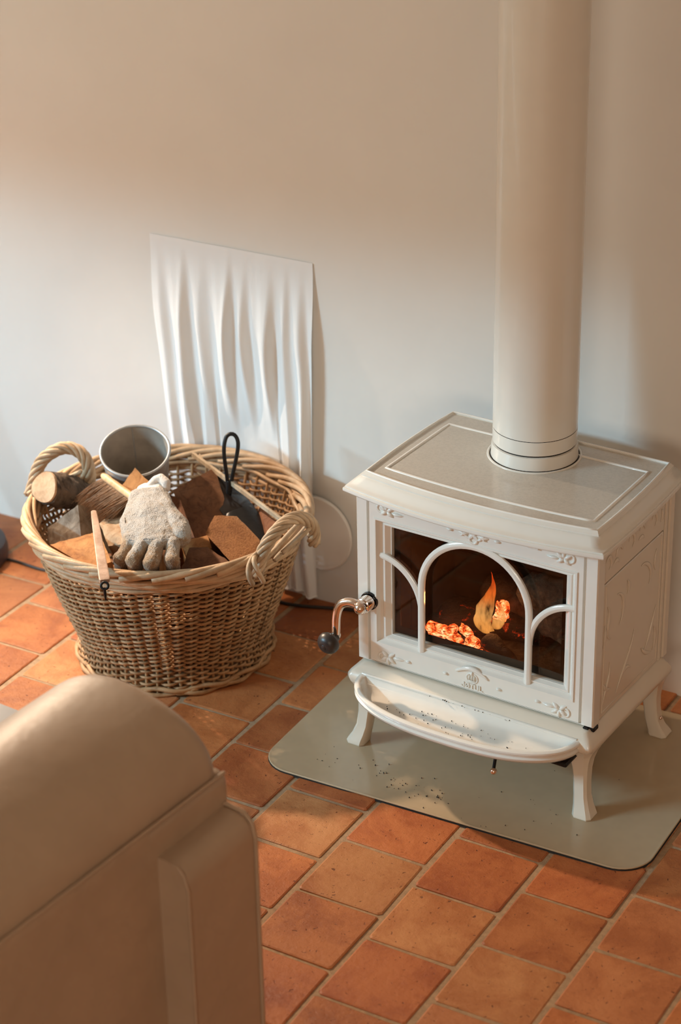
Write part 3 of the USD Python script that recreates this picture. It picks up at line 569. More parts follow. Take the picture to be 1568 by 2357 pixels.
fire_log('charred_log', 'half buried black log that the embers lie on', (-.19, -.02, .226), (.03, -.03, .224), .016, .015, mats['char'], 11)
fire_log('charred_log', 'slim charred stick slanting down in front of the embers', (-.040, -.03, .266), (.075, -.07, .230), .021, .012, mats['char'], 4)
fire_log('charred_log', 'dark charred log behind the embers', (-.185, .03, .25), (.05, .07, .262), .034, .032, mats['char'], 6)
fire_log('charred_log', 'thick dark log lying behind the flame', (-.12, .12, .30), (.12, .07, .285), .045, .04, mats['char_dark'], 7)
fire_log('charred_log', 'rough barked log at the upper right of the chamber', (.0, .06, .362), (.175, .035, .375), .036, .044, mats['char_dark'], 8, amp=.4)
fire_log('charred_log', 'log propped under the rough barked one', (.13, .05, .26), (.16, .06, .34), .04, .036, mats['char_dark'], 9)
fl_ = thing('flame', 'single yellow orange flame above the embers', 'flame', sw((-.045, -.005, .278)))
def tongue(pts, w, seed, pw=1.0, k=.62):
    p = spline(pts, 30); t = np.linspace(0, 1, 30); rad = w * np.clip(np.sin(PI * t ** k) ** pw, .0, 1) + .0004
    g = G().tube(p, rad, 14, flat=.5, up=(0, 1, 0)); m = g.build(); v = np.array(m.vertices); v[:, 0] += .007 * (meshkit.fbm(v * 42 + seed, 2, seed) - .5)
    return trimesh.Trimesh(v, np.array(m.faces), process=False)
part('tongue', tongue([(.010, 0, -.006), (-.014, .001, .012), (-.012, .0, .045), (.002, .003, .085), (-.002, .004, .135)], .020, 1, 1.3, .55), mats['flame'], fl_, smooth=True)
part('tongue', tongue([(.002, .004, -.002), (.016, .004, .014), (.022, .006, .036), (.014, .008, .066)], .014, 2, 1.0, .7), mats['flame'], fl_, smooth=True)
part('tongue', tongue([(.002, -.006, -.010), (-.016, -.005, -.004), (-.030, -.004, .012), (-.028, -.002, .032)], .010, 3, 1.0, .8), mats['flame'], fl_, smooth=True)
xs, ys = np.linspace(-.232, .232, 40), np.linspace(-.128, .17, 26); X, Y = np.meshgrid(xs, ys); Z = .2195 + .014 * meshkit.fbm(np.stack([X * 18, Y * 18, 0 * X], -1), 4, 4) * np.clip((Y + .13) * 20, .1, 1)
pts = np.stack([X, Y, Z], -1).reshape(-1, 3); b = np.arange(len(pts)).reshape(X.shape); q = np.stack([b[:-1, :-1], b[:-1, 1:], b[1:, 1:], b[1:, :-1]], -1).reshape(-1, 4)
ashb = thing('ash_bed', 'grey ash covering the floor of the fire chamber', 'ash', (.537, -.36, 0), -2.5, kind='stuff')
part('ash', G().add(pts, q), mats['ash'], ashb, smooth=True)
fire = UsdLux.SphereLight.Define(stage, '/World/flame/glow'); fire.CreateRadiusAttr(.012); fire.CreateColorAttr(Gf.Vec3f(1.0, .45, .15)); fire.CreateIntensityAttr(45.0); fire.AddTranslateOp().Set(Gf.Vec3d(0, -.02, .04))

# crumbs on the plate and in the ash lip
def crumbs(name, label, boxes, mat, seed):
    g = G(); rg = np.random.default_rng(seed)
    for (x0, x1, y0, y1, z, n) in boxes:
        for _ in range(n):
            p = sw((rg.uniform(x0, x1), rg.uniform(y0, y1), z)); r = rg.uniform(.0005, .0016); m = trimesh.creation.icosphere(0, r); v = np.array(m.vertices) * rg.uniform(.6, 1.3, 3); v[:, 2] -= v[:, 2].min(); g.add(v + p, np.array(m.faces))
    return solo(name, g, mat, label, 'crumbs', smooth=False, kind='stuff')
crumbs('charcoal_crumb', 'black charcoal crumbs scattered on the cream floor plate', [(-.34, .0, -.33, -.22, PADZ, 34), (-.15, .0, -.3, -.26, PADZ, 26), (.0, .25, -.33, -.18, PADZ, 14), (.1, .3, -.3, .0, PADZ, 8)], mats['crumb'], 4)
crumbs('ash_crumb', 'tiny black crumbs lying in the curved ash lip', [(-.17, .08, -.275, -.225, .1702, 46), (.05, .2, -.27, -.225, .1702, 14), (-.1, .12, -.196, -.192, .1905, 16)], mats['crumb'], 5)
# ------------------------------------------------------------------ wall things
vent = thing('vent_cover', 'round white disc covering a wall vent low beside the stove', 'vent cover', (-.152, -.004, .193))
part('disc', G().lathe([(.0, .017), (.090, .017), (.097, .0155), (.099, .013), (.099, .008), (.096, .006), (.0, .006)], 64, 'y'), mats['vent'], vent, smooth=35)
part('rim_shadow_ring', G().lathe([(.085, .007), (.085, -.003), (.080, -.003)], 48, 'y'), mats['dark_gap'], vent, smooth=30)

cur = thing('curtain', 'thin white cotton curtain hanging in soft folds on the wall behind the basket', 'curtain', (-.36, -.05, 0))
n, mrow = 260, 56; rg = np.random.default_rng(5)
us, ts = np.linspace(0, 1, n), np.linspace(0, 1, mrow)
FU = np.array([-.1, .0, .055, .085, .185, .215, .30, .34, .47, .50, .585, .62, .74, .765, .83, .855, .925, .95, 1.0, 1.1])
FY = np.array([-.018, -.015, -.038, -.016, -.052, -.014, -.040, -.012, -.060, -.018, -.044, -.014, -.058, -.016, -.040, -.014, -.046, -.016, -.038, -.04])
fine = np.linspace(-.1, 1.1, 1200); prof_y = np.interp(fine, FU, FY); ker = np.exp(-.5 * (np.arange(-40, 41) / 9.0) ** 2); prof_y = np.convolve(np.pad(prof_y, 40, mode='edge'), ker / ker.sum(), mode='valid')
smooth01 = lambda v: (lambda w: w * w * (3 - 2 * w))(min(1.0, max(0.0, v)))
V = []
for t in ts:
    z = .886 - t * (.886 - .022); xl, xr = -.606 + .062 * t ** 1.4, -.152 + .004 * math.sin(t * 7); row = []
    k_ = smooth01(t / .26)
    for u in us:
        uu = u - .035 * t + .012 * math.sin(u * 9 + 1.3 + t * 2.0) + .006 * math.sin(t * 9 + u * 21)
        x = xl + (xr - xl) * u - .012 * math.sin(t * 2.2) * u * (1 - u)
        y = float(np.interp(uu, fine, prof_y)) * (.80 + .28 * t) + .0035 * math.sin(u * 47 + t * 6) * t + .002 * math.sin(u * 90 - t * 11)
        yy = -.0035 * (1 - k_) + k_ * y
        if abs(x + .344) < .34:                                        # the basket rim holds the cloth back against the wall
            lim = -.362 + math.sqrt(max(0, .350 ** 2 - (x + .344) ** 2)) + .004; q_ = smooth01((.66 - z) / .27)
            if yy < lim: yy = yy + (lim - yy) * q_
        yy = min(yy, -.024 if (z < .31 and x > -.27) else -.003)
        row.append((x, yy, z + (.006 * math.sin(u * 31) if t > .96 else 0)))
    V.append(row)
V = np.array(V); b = np.arange(n * mrow).reshape(mrow, n); q = np.stack([b[:-1, :-1], b[1:, :-1], b[1:, 1:], b[:-1, 1:]], -1).reshape(-1, 4)
part('cloth', G().add(V.reshape(-1, 3), q), mats['curtain'], cur, smooth=True, world=True)
hem = V[-1].copy(); hem[:, 2] += .002
part('hem', G().tube(hem[::3], .0022, 6), mats['curtain'], cur, smooth=True, world=True)
# ------------------------------------------------------------------ floor lamp at the left: the rim of its foot is in view, its pole and spot head are unseen, placed to cast the warm light
HEAD_P = np.array([-1.45, -.25, 1.36]); HEAD_D = np.array([.65, -.39, -.65]); HEAD_D /= np.linalg.norm(HEAD_D)
lamp = thing('floor_lamp', 'dark round foot of a floor lamp by the wall with a cable running from it', 'floor lamp', (-1.092, -.262, 0))
part('foot', G().lathe([(.0, .0), (.126, .0), (.132, .006), (.133, .03), (.128, .05), (.112, .058), (.02, .062), (.0, .062)], 56), mats['lamp_metal'], lamp, smooth=35)
part('pole', G().tube(spline([(-1.18, -.275, .05), (-1.40, -.35, .45), (-1.53, -.30, 1.05), (-1.50, -.26, 1.40)], 20), .008, 12), mats['lamp_metal'], lamp, smooth=True, world=True)
part('spot_head', tf(G().lathe([(.0, -.075), (.03, -.07), (.066, -.05), (.08, -.01), (.08, .130), (.078, .130), (.077, -.008), (.062, -.045), (.0, -.06)], 40).build(), frame(HEAD_D), HEAD_P), mats['lamp_metal'], lamp, smooth=35, world=True)
part('bulb', tf(G().lathe([(.0, -.004), (.034, -.004), (.036, -.012), (.0, -.03)], 28).build(), frame(HEAD_D), HEAD_P), mats['bulb'], lamp, smooth=35, world=True)
spot = UsdLux.DiskLight.Define(stage, str(lamp.GetPath()) + '/spot_light'); spot.CreateRadiusAttr(.036); spot.CreateColorAttr(Gf.Vec3f(1.0, .75, .54)); spot.CreateIntensityAttr(4800.0)
_p = HEAD_P - np.array([-1.092, -.262, 0]); look_at(spot, _p, _p + HEAD_D)
cable1 = solo('power_cable', G().tube(spline([(-.985, -.21, .004), (-.94, -.205, .0045), (-.88, -.21, .0045), (-.80, -.2, .0045), (-.68, -.13, .0045), (-.55, -.06, .0045), (-.40, -.04, .0045)], 60), .0035, 8), mats['cable'], 'thin black cable on the floor between lamp foot and basket', 'cable', smooth=True)
cable2 = solo('power_cable', G().tube(spline([(-.38, -.035, .0045), (-.29, -.05, .0045), (-.226, -.068, .0045), (-.17, -.058, .0045), (-.12, -.04, .0045), (-.06, -.02, .0045), (.02, -.012, .0045), (.2, -.012, .0045), (.6, -.012, .0045)], 70), .0042, 8), mats['cable'], 'black cable along the foot of the wall behind the stove handle', 'cable', smooth=True)

# ------------------------------------------------------------------ wicker basket
BC = np.array([-.344, -.362]); YS = 1.0
basket = thing('log_basket', 'large round wicker basket with two rope handles full of firewood', 'basket', (*BC, 0))
PR = np.array([(0, .229), (.015, .228), (.035, .224), (.06, .2225), (.085, .229), (.12, .2415), (.2, .270), (.28, .295), (.34, .3125), (.38, .3225)])
Rz = lambda z: np.interp(z, PR[:, 0], PR[:, 1])
NS = 54
def ringpts(z, R, n): t = np.arange(n) * 2 * PI / n; return t
SEG = 6
rows = []
z = .006
while z < .318:
    rows.append(z); z += .0078 if z < .07 else .0070
for i, z in enumerate(rows):
    n = NS * SEG // 2; th = np.arange(n) * 2 * PI / n; ph = (0 if i % 2 == 0 else PI)
    amp = .0078 if z > .07 else .0066
    w = np.cos(NS * th / 2 + ph)
    R = Rz(z) + amp * np.sign(w) * np.abs(w) ** .55
    zz = z + .0016 * np.sin(NS * th / 2 + ph + (.6 if z > .07 else 1.5)) + .0007 * np.sin(th * 3 + i) + .0004 * np.sin(th * 11 + i * 2.1)
    r = .0033 + .0003 * math.sin(i * 2.3)
    part('weaver', G().tube(np.stack([R * np.cos(th), R * np.sin(th), zz], 1), r, 6, closed=True), mats['wicker'], basket, smooth=True)
for k in range(NS):
    a = k * 2 * PI / NS; zs = np.linspace(.004, .345, 14)
    part('stake', G().tube([(Rz(z) * math.cos(a), Rz(z) * math.sin(a), z) for z in zs], .0036, 6), mats['wicker'], basket, smooth=True)
# upper waling and foot border
def wale(z0, R0, r, lift, phase, turns=1, nk=26):
    th = np.linspace(0, 2 * PI, 240, endpoint=False); s = np.sin(nk * th + phase)
    return np.stack([(R0 + .004 * s) * np.cos(th), (R0 + .004 * s) * np.sin(th), z0 + lift * np.cos(nk * th + phase)], 1)
for i, (zz, rr) in enumerate(((.321, .0052), (.330, .0056), (.339, .006), (.348, .0062))):
    part('wale_rod', G().tube(wale(zz, Rz(zz) + .007, rr, .0018, i * 1.7, nk=13), rr, 7, closed=True), mats['wicker_rim'], basket, smooth=True)
part('wale_rod', G().tube(wale(.342, Rz(.34) - .007, .005, .0015, 1.0, nk=13), .005, 7, closed=True), mats['wicker_rim'], basket, smooth=True)
for i in range(2):
    part('foot_rod', G().tube(wale(.007 + .011 * i, Rz(.01) + .005, .0055, .003, i * PI, nk=14), .0056, 7, closed=True), mats['wicker'], basket, smooth=True)
NB = 29; rgb = np.random.default_rng(11)
for k in range(NB):
    a0 = k * 2 * PI / NB; span = .86 + rgb.normal(0, .04); t = np.linspace(0, 1, 26); rr = .0078 + rgb.normal(0, .0005)
    a = a0 + span * t
    R = .3335 - .026 * np.clip(t * 1.15, 0, 1) ** 1.3 + .008 * np.exp(-(t / .12) ** 2) * 0 + .004 * np.sin(PI * t)
    zz = .3535 + .0215 * np.sin(PI * np.clip(t * .92 + .10, 0, 1)) - .004 * t
    rad = rr * np.clip(1.05 - .35 * t ** 2, .3, 1.1)
    p = np.stack([R * np.cos(a), R * np.sin(a), zz], 1)
    part('rim_rod', G().tube(p, rad, 7), mats['wicker_rim'], basket, smooth=True)
part('basket_floor', G().lathe([(.0, .012), (.222, .012), (.226, .008), (.0, .006)], 54), mats['wicker'], basket, smooth=False)
def rope(pts, nstr, r, R, turns):
    c = spline(pts, 90); t = np.gradient(c, axis=0); t /= np.linalg.norm(t, axis=1, keepdims=True); h = np.array([1.0, .2, .1]); a = np.zeros_like(c); a[0] = np.cross(t[0], h); a[0] /= np.linalg.norm(a[0])
    for i in range(1, len(c)):
        w = a[i - 1] - t[i] * (a[i - 1] @ t[i]); a[i] = w / np.linalg.norm(w)
    b = np.cross(t, a); s = np.linspace(0, 1, len(c)); out = []
    for k in range(nstr):
        ang = 2 * PI * (turns * s + k / nstr); out.append(c + R * (np.cos(ang)[:, None] * a + np.sin(ang)[:, None] * b))
    return out
LH = [(-.700, -.425, .345), (-.698, -.40, .385), (-.684, -.388, .425), (-.661, -.373, .448), (-.634, -.352, .457), (-.606, -.340, .447), (-.588, -.336, .418), (-.586, -.336, .38), (-.600, -.328, .345)]
RH = [(-.018, -.50, .335), (-.016, -.484, .372), (-.006, -.468, .410), (.004, -.425, .434), (.013, -.368, .433), (.024, -.335, .410), (.022, -.315, .372), (.012, -.30, .34)]
def handle(pts, label, tails):
    strands = rope(np.array(pts) - np.array([*BC, 0]), 6, 0, .0105, 2.3)
    core = part('handle', G().tube(spline(np.array(pts) - np.array([*BC, 0]), 40), .0088, 8), mats['wicker_rope'], basket, smooth=True, label=label)
    for s in strands: part('strand', G().tube(s, .0056, 7), mats['wicker_rope'], core, smooth=True)
    for tl in tails: part('strand', G().tube(spline(np.array(tl) - np.array([*BC, 0]), 16), .0058, 7), mats['wicker_rope'], core, smooth=True)
handle(LH, 'rope twisted handle beside the round log', [[(-.600, -.345, .40), (-.622, -.36, .388), (-.655, -.40, .372), (-.672, -.44, .36)], [(-.590, -.335, .42), (-.60, -.352, .375), (-.612, -.36, .335), (-.615, -.362, .30)], [(-.583, -.33, .415), (-.588, -.34, .37), (-.598, -.348, .33), (-.60, -.35, .30)]])
handle(RH, 'rope twisted handle nearest the stove', [[(-.022, -.49, .385), (-.006, -.52, .378), (.004, -.515, .352), (.0, -.50, .330)], [(-.012, -.475, .395), (-.022, -.51, .385), (-.012, -.54, .365), (-.004, -.535, .34)], [(.012, -.36, .415), (.0, -.40, .395), (-.004, -.45, .380), (-.008, -.49, .372)], [(.02, -.33, .405), (.008, -.37, .38), (.002, -.42, .368), (.0, -.45, .36)], [(.028, -.34, .40), (.02, -.39, .385), (.008, -.43, .372)]])

# ------------------------------------------------------------------ firewood in the basket
def chunk(front, ext, seed, amp=.0035, step=.012):
    """A split piece: the outline FRONT carried along EXT, subdivided and roughened."""
    f0 = np.array(front, float); e = np.array(ext, float)
    hull = trimesh.convex.convex_hull(np.vstack([f0, f0 + e]))
    man = m3.Manifold(m3.Mesh(np.asarray(hull.vertices, np.float32), np.asarray(hull.faces, np.uint32))).refine_to_length(step)
    m = to_tm(man); v = np.array(m.vertices); c = v.mean(0)
    d = e / np.linalg.norm(e)
    n1 = meshkit.fbm(np.stack([v @ d * 8, v[:, 0] * 60, v[:, 1] * 60 + v[:, 2] * 40], -1) + seed * 3.1, 3, seed) - .5
    dirs = v - c; dirs /= np.linalg.norm(dirs, axis=1, keepdims=True) + 1e-9
    v = v + dirs * (n1 * 2 * amp)[:, None]
    return trimesh.Trimesh(v, np.array(m.faces), process=False)
def firewood(label, front, ext, mat, seed, cap=None, amp=.0035, name='firewood_log'):
    m = chunk(front, ext, seed, amp); c = np.array(m.vertices).mean(0)
    t = thing(name, label, 'firewood', c)
    # the sawn or facing end is a part of its own when it looks different
    if cap is not None:
        v, f = np.array(m.vertices), np.array(m.faces); f0 = np.array(front, float); nrm = np.cross(f0[1] - f0[0], f0[2] - f0[0]); nrm /= np.linalg.norm(nrm)
        fc = v[f].mean(1); fn = np.cross(v[f[:, 1]] - v[f[:, 0]], v[f[:, 2]] - v[f[:, 0]]); fn /= np.linalg.norm(fn, axis=1, keepdims=True) + 1e-12
        on = (np.abs(fn @ nrm) > .8) & (np.abs((fc - f0.mean(0)) @ nrm) < .012)
        part('split_wood', trimesh.Trimesh(v, f[~on], process=False), mat, t, smooth=35, world=True)
        part('sawn_end', trimesh.Trimesh(v, f[on], process=False), cap, t, smooth=35, world=True, label='sawn end face')
    else: part('split_wood', m, mat, t, smooth=35, world=True)
    return t
# round log with bark
p0, p1 = np.array((-.617, -.468, .407)), np.array((-.597, -.318, .322)); dA = (p1 - p0) / np.linalg.norm(p1 - p0)
t = thing('firewood_log', 'round bark-covered log with a pale sawn end lying over the basket rim', 'firewood', p0 + dA * .09)
part('bark', rough_log(p0, p1, .0395, .0385, 21, .24, 30, 40), mats['bark'], t, smooth=50, world=True)
ang = np.arange(32) * 2 * PI / 32; Fm = frame(dA, (0, 0, 1))
rr = [.0362 * (1 + .05 * math.sin(3 * a + 1)) for a in ang]; ringA = p0 + (np.stack([np.cos(ang) * rr, np.sin(ang) * rr, np.full(32, -.0025)], 1) @ Fm.T)
part('sawn_end', G().loft(np.stack([ringA + dA * .012, ringA, p0 - dA * .003 + (ringA - p0) * .3]), (False, True)), mats['end_grain'], t, smooth=30, world=True, label='pale sawn end with saw marks')
firewood('grey weathered split log with a mossy ridge under the round log', [(-.517, -.476, .388), (-.569, -.529, .34), (-.555, -.548, .30), (-.473, -.528, .30)], (.055, .12, -.05), mats['wood_grey'], 31)
firewood('bright orange split log at the near edge of the basket beside the flat stick', [(-.500, -.612, .352), (-.432, -.530, .362), (-.388, -.560, .362), (-.329, -.610, .350), (-.357, -.652, .345)], (.02, .015, -.11), mats['wood_orange'], 32)
firewood('pale split log lying between the brush and the glove', [(-.438, -.504, .372), (-.427, -.407, .388), (-.300, -.500, .378), (-.324, -.540, .366), (-.385, -.545, .345)], (.03, .03, -.10), mats['wood_pale'], 33)
firewood('small orange log tip poking up between bucket and glove cuff', [(-.410, -.390, .470), (-.424, -.425, .438), (-.368, -.453, .405), (-.349, -.404, .444)], (.03, .0, -.13), mats['wood_orange'], 34)
firewood('narrow brown log leaning behind the glove', [(-.362, -.345, .402), (-.305, -.365, .400), (-.235, -.418, .345), (-.28, -.445, .335)], (.0, .035, -.10), mats['wood_red'], 35)
firewood('largest dark brown split log standing in the middle of the basket', [(-.352, -.328, .400), (-.308, -.216, .420), (-.205, -.308, .350), (-.24, -.412, .325)], (.03, .045, -.13), mats['wood_brown'], 36)
firewood('rough sawn six-sided log end in front of the black shovel', [(-.192, -.396, .402), (-.142, -.379, .405), (-.065, -.406, .375), (-.050, -.444, .345), (-.086, -.481, .338), (-.193, -.433, .372)], (-.03, .10, -.09), mats['wood_brown'], 37, cap=mats['sawn_brown'])
firewood('brown split log lying lowest at the near rim beside the glove fingers', [(-.205, -.483, .357), (-.171, -.462, .357), (-.082, -.490, .346), (-.126, -.546, .328), (-.176, -.572, .333)], (.015, .03, -.10), mats['wood_brown'], 38)
firewood('reddish log under the long lath near the far handle', [(-.158, -.257, .370), (-.070, -.297, .358), (-.050, -.358, .334), (-.082, -.344, .338)], (-.05, .03, -.10), mats['wood_red'], 39)
firewood('orange log showing as a small patch beside the glove thumb', [(-.251, -.452, .345), (-.208, -.405, .352), (-.178, -.434, .340), (-.206, -.49, .330)], (-.01, .03, -.10), mats['wood_orange'], 40)
# logs further down that carry the pile
for i, (a, b, r) in enumerate([((-.47, -.45, .068), (-.21, -.45, .068), .05), ((-.47, -.30, .068), (-.21, -.30, .068), .05), ((-.43, -.52, .165), (-.43, -.22, .165), .042), ((-.30, -.53, .165), (-.30, -.20, .165), .042), ((-.19, -.48, .165), (-.19, -.25, .165), .042)]):
    a, b = np.array(a), np.array(b); t = thing('firewood_log', 'brown log buried in the pile deep in the basket', 'firewood', (a + b) / 2, group='logs deep in the basket')
    part('split_wood', rough_log(a, b, r, r * .95, 50 + i, .12, 10, 12), mats['wood_brown'], t, smooth=40, world=True)

# ------------------------------------------------------------------ bucket
bu = np.array([.19, -.33, .925]); bu /= np.linalg.norm(bu); btop = np.array([-.449, -.333, .482]); BH = .155; bbot = btop - bu * BH
Fb = frame(bu)
bucket = thing('metal_bucket', 'small grey galvanised bucket standing tilted in the basket', 'bucket', bbot)
pb = [(.0, .002), (.060, .002), (.064, .0), (.066, .004), (.0665, .01), (.0795, BH - .006), (.0795, BH - .004)]
part('side', tf(G().lathe(pb, 56).build(), Fb), mats['galv'], bucket, smooth=35)
part('inside', tf(G().lathe([(.0785, BH - .004), (.065, .012), (.06, .0085), (.0, .008)], 56).build(), Fb), mats['galv_in'], bucket, smooth=35)
part('rolled_rim', tf(ring_tube((0, 0, BH - .001), .0805, .0036, 72, 8), Fb), mats['galv'], bucket, smooth=True)
part('side_seam', tf(G().tube([(-.0655 * .6, .0655 * .8, .012), (-.0785 * .6, .0785 * .8, BH - .006)], .0016, 6).build(), Fb), mats['galv'], bucket, smooth=True)

# ------------------------------------------------------------------ hearth brush
h0, h1 = np.array((-.502, -.394, .432)), np.array((-.352, -.466, .432)); brush = thing('hearth_brush', 'hearth brush with brown bristles and a pale wooden handle', 'brush', (h0 + h1) / 2)
hp = np.array([h0 + (h1 - h0) * s for s in np.linspace(0, 1, 20)]); hr = .0092 * np.ones(20); hr[0] = .0055; hr[1] = .0082
part('handle', G().tube(hp, hr, 14), mats['handle_wood'], brush, smooth=40, world=True)
gb = G(); rg = np.random.default_rng(8)
bd = np.array((-.048, -.040, -.034))
for row in range(3):
    for i in range(230):
        s = rg.uniform(.02, .80); base = h0 + (h1 - h0) * s + np.array([0, 0, -.004 - .004 * row]); L = rg.uniform(.85, 1.12)
        d = bd * L + np.array([rg.normal(0, .006), rg.normal(0, .006), -.006 * row + rg.normal(0, .004)])
        tt = np.linspace(0, 1, 5); sag = np.array([0, 0, -.012]) * rg.uniform(.5, 1.3)
        gb.tube([base + d * q_ + sag * q_ * q_ + np.array([.005, -.002, 0]) * math.sin(q_ * 3 + i) * .6 for q_ in tt], 0.00095 * np.array([1, 1, .95, .8, .4]), 3)
part('bristle', gb, mats['bristle'], brush, smooth=True, world=True, kind='stuff')

# ------------------------------------------------------------------ glove
def hull_chain(pts):
    out = m3.Manifold()
    for (a, ra), (b, rb) in zip(pts[:-1], pts[1:]):
        s = []
        for c, r in ((a, ra), (b, rb)):
            ball = m3.Manifold.sphere(1.0, 20).scale((r[0], r[1], r[2]) if np.ndim(r) else (r, r, r)).translate(tuple(map(float, c))); s.append(ball)
        out = out + m3.Manifold.batch_hull(s)
    return out
GO = np.array([-.255, -.545, .425])
glove = thing('work_glove', 'off-white terry work glove with brown stained fingers lying on the logs', 'glove', GO)
hand = m3.Manifold.batch_hull([m3.Manifold.sphere(r, 20).translate(tuple(map(float, c))) for c, r in (
    ((-.352, -.462, .440), .019), ((-.312, -.440, .443), .021), ((-.322, -.545, .418), .021), ((-.288, -.52, .436), .020), ((-.252, -.490, .434), .020))])
hand = hand + m3.Manifold.batch_hull([m3.Manifold.sphere(r, 20).translate(tuple(map(float, c))) for c, r in (
    ((-.322, -.545, .418), .021), ((-.288, -.52, .438), .018), ((-.252, -.490, .434), .020), ((-.278, -.604, .407), .0155), ((-.242, -.600, .414), .016), ((-.212, -.584, .414), .016), ((-.193, -.560, .411), .0155))])
hand = hand + hull_chain([((-.268, -.478, .430), .024), ((-.218, -.512, .424), .0265), ((-.186, -.538, .414), .0235)])
for ch in ([((-.279, -.604, .406), .0160), ((-.280, -.640, .386), .0165), ((-.283, -.637, .350), .0150)],
           [((-.245, -.608, .411), .0170), ((-.242, -.646, .391), .0178), ((-.250, -.630, .348), .0155)],
           [((-.213, -.596, .411), .0170), ((-.203, -.634, .392), .0178), ((-.213, -.614, .348), .0155)],
           [((-.189, -.568, .410), .0168), ((-.166, -.606, .392), .0176), ((-.177, -.591, .348), .0155)]):
    hand = hand + hull_chain(ch)
hm = to_tm(hand.refine_to_length(.0035)); hm.merge_vertices(); trimesh.smoothing.filter_taubin(hm, lamb=.5, nu=.53, iterations=8)
v = np.array(hm.vertices); nv = np.array(hm.vertex_normals); v = v + nv * (.0028 * (meshkit.fbm(v * 320, 2, 3) - .5) + .010 * (meshkit.fbm(v * 38, 2, 5) - .5))[:, None]
part('hand', trimesh.Trimesh(v, np.array(hm.faces), process=False), mats['glove'], glove, smooth=True, world=True)
cuff = m3.Manifold.batch_hull([m3.Manifold.sphere(r, 20).translate(tuple(map(float, c))) for c, r in (((-.350, -.458, .441), .0165), ((-.318, -.443, .444), .0175), ((-.350, -.422, .447), .0125), ((-.330, -.412, .450), .0125))])
cuff = cuff + hull_chain([((-.346, -.430, .452), .010), ((-.338, -.412, .466), .0095), ((-.328, -.405, .470), .010), ((-.313, -.408, .462), .0115), ((-.311, -.412, .450), .010)])
cuff = cuff + hull_chain([((-.358, -.448, .442), .012), ((-.362, -.436, .447), .010), ((-.354, -.430, .452), .0095)])
cm = to_tm(cuff.refine_to_length(.004)); cm.merge_vertices(); trimesh.smoothing.filter_taubin(cm, lamb=.5, nu=.53, iterations=10)
part('cuff', cm, mats['cuff'], glove, smooth=True, world=True, label='smooth white knitted cuff')

# ------------------------------------------------------------------ shovel, poker, lath, stick
sh = thing('ash_shovel', 'glossy black metal ash shovel stuck between the logs', 'shovel', (-.2, -.29, .38))
A0, A1 = np.array((-.306, -.222, .400)), np.array((-.192, -.286, .354)); ax = (A1 - A0) / np.linalg.norm(A1 - A0)
side = np.array((.62, .75, .0)); side -= ax * (side @ ax); side /= np.linalg.norm(side); nr = np.cross(ax, side); nr *= np.sign(nr[2]) 
rows_ = []
for s in np.linspace(0, 1, 18):
    c = A0 + (A1 - A0) * s; wv = .034 + .006 * s; row = []
    for u in np.linspace(-1, 1, 17): row.append(c + side * (wv * u) + nr * (.008 * (1 - u * u) + .003 * math.sin(s * 9)))
    for u in np.linspace(1, -1, 17): row.append(c + side * (wv * u) + nr * (.008 * (1 - u * u) + .003 * math.sin(s * 9) - .0018))
    rows_.append(row)
part('pan', G().loft(np.array(rows_), (True, True)), mats['black_gloss'], sh, smooth=40, world=True)
part('socket', G().loft(np.array([[A1 + ax * (l - .012) + side * (w * math.cos(q_)) + nr * (.003 + .009 * math.sin(q_)) for q_ in np.arange(16) * 2 * PI / 16] for l, w in ((0, .034), (.010, .039), (.045, .038), (.10, .036), (.135, .032))]), (True, True)), mats['black_iron'], sh, smooth=40, world=True)
pk = thing('fire_poker', 'black iron poker with a long loop handle standing up from the basket', 'poker', (-.25, -.24, .40))
part('loop_handle', G().tube(spline([(-.2515, -.2475, .395), (-.2535, -.2465, .43), (-.2585, -.2455, .478), (-.2595, -.2385, .508), (-.2535, -.230, .5235), (-.244, -.2255, .5245), (-.2345, -.2245, .515), (-.2315, -.228, .49), (-.2385, -.2375, .44), (-.2445, -.2445, .40), (-.246, -.2465, .385)], 60), .0048, 10), mats['black_iron'], pk, smooth=True, world=True)
part('shaft', G().tube([(-.2485, -.247, .412), (-.25, -.255, .33), (-.252, -.262, .25)], .0062, 10), mats['black_iron'], pk, smooth=True, world=True)
L0, L1 = np.array((-.382, -.196, .431)), np.array((-.066, -.304, .376)); dl_ = (L1 - L0) / np.linalg.norm(L1 - L0)
lath = thing('wooden_lath', 'long thin pale wooden lath lying across the far side of the basket', 'stick', (L0 + L1) / 2)
lw = frame(dl_, (0, 0, 1)); part('strip', tf(G().box((-.006, -.0035, 0), (.006, .0035, float(np.linalg.norm(L1 - L0))), .001).build(), lw, L0), mats['lath'], lath, smooth=20, world=True)
part('splinter', tf(G().box((-.002, -.0006, 0), (.002, .0006, .03), .0003).build(), frame((-.5, .25, .3)), (-.335, -.213, .424)), mats['lath'], lath, smooth=20, world=True)
ck = thing('wood_shaving', 'tiny pale curled wood shaving caught by the lath', 'wood shaving', (-.345, -.232, .425))
g = G(); g.loft(np.array([[np.array((-.352, -.236, .418)) + np.array((.016 * s, .010 * s, .004 * s + .006 * math.sin(s * 3))) + np.array((.004, -.007, .008)) * u for u in (0, .35, .7, 1)] + [np.array((-.352, -.236, .4172)) + np.array((.016 * s, .010 * s, .004 * s + .006 * math.sin(s * 3))) + np.array((.004, -.007, .008)) * u for u in (1, .7, .35, 0)] for s in np.linspace(0, 1, 7)]), (True, True))
part('shaving', g, mats['chip'], ck, smooth=30, world=True)
S0_, S1_ = np.array((-.436, -.524, .412)), np.array((-.2425, -.7545, .392)); ds = (S1_ - S0_) / np.linalg.norm(S1_ - S0_); Ls = float(np.linalg.norm(S1_ - S0_))
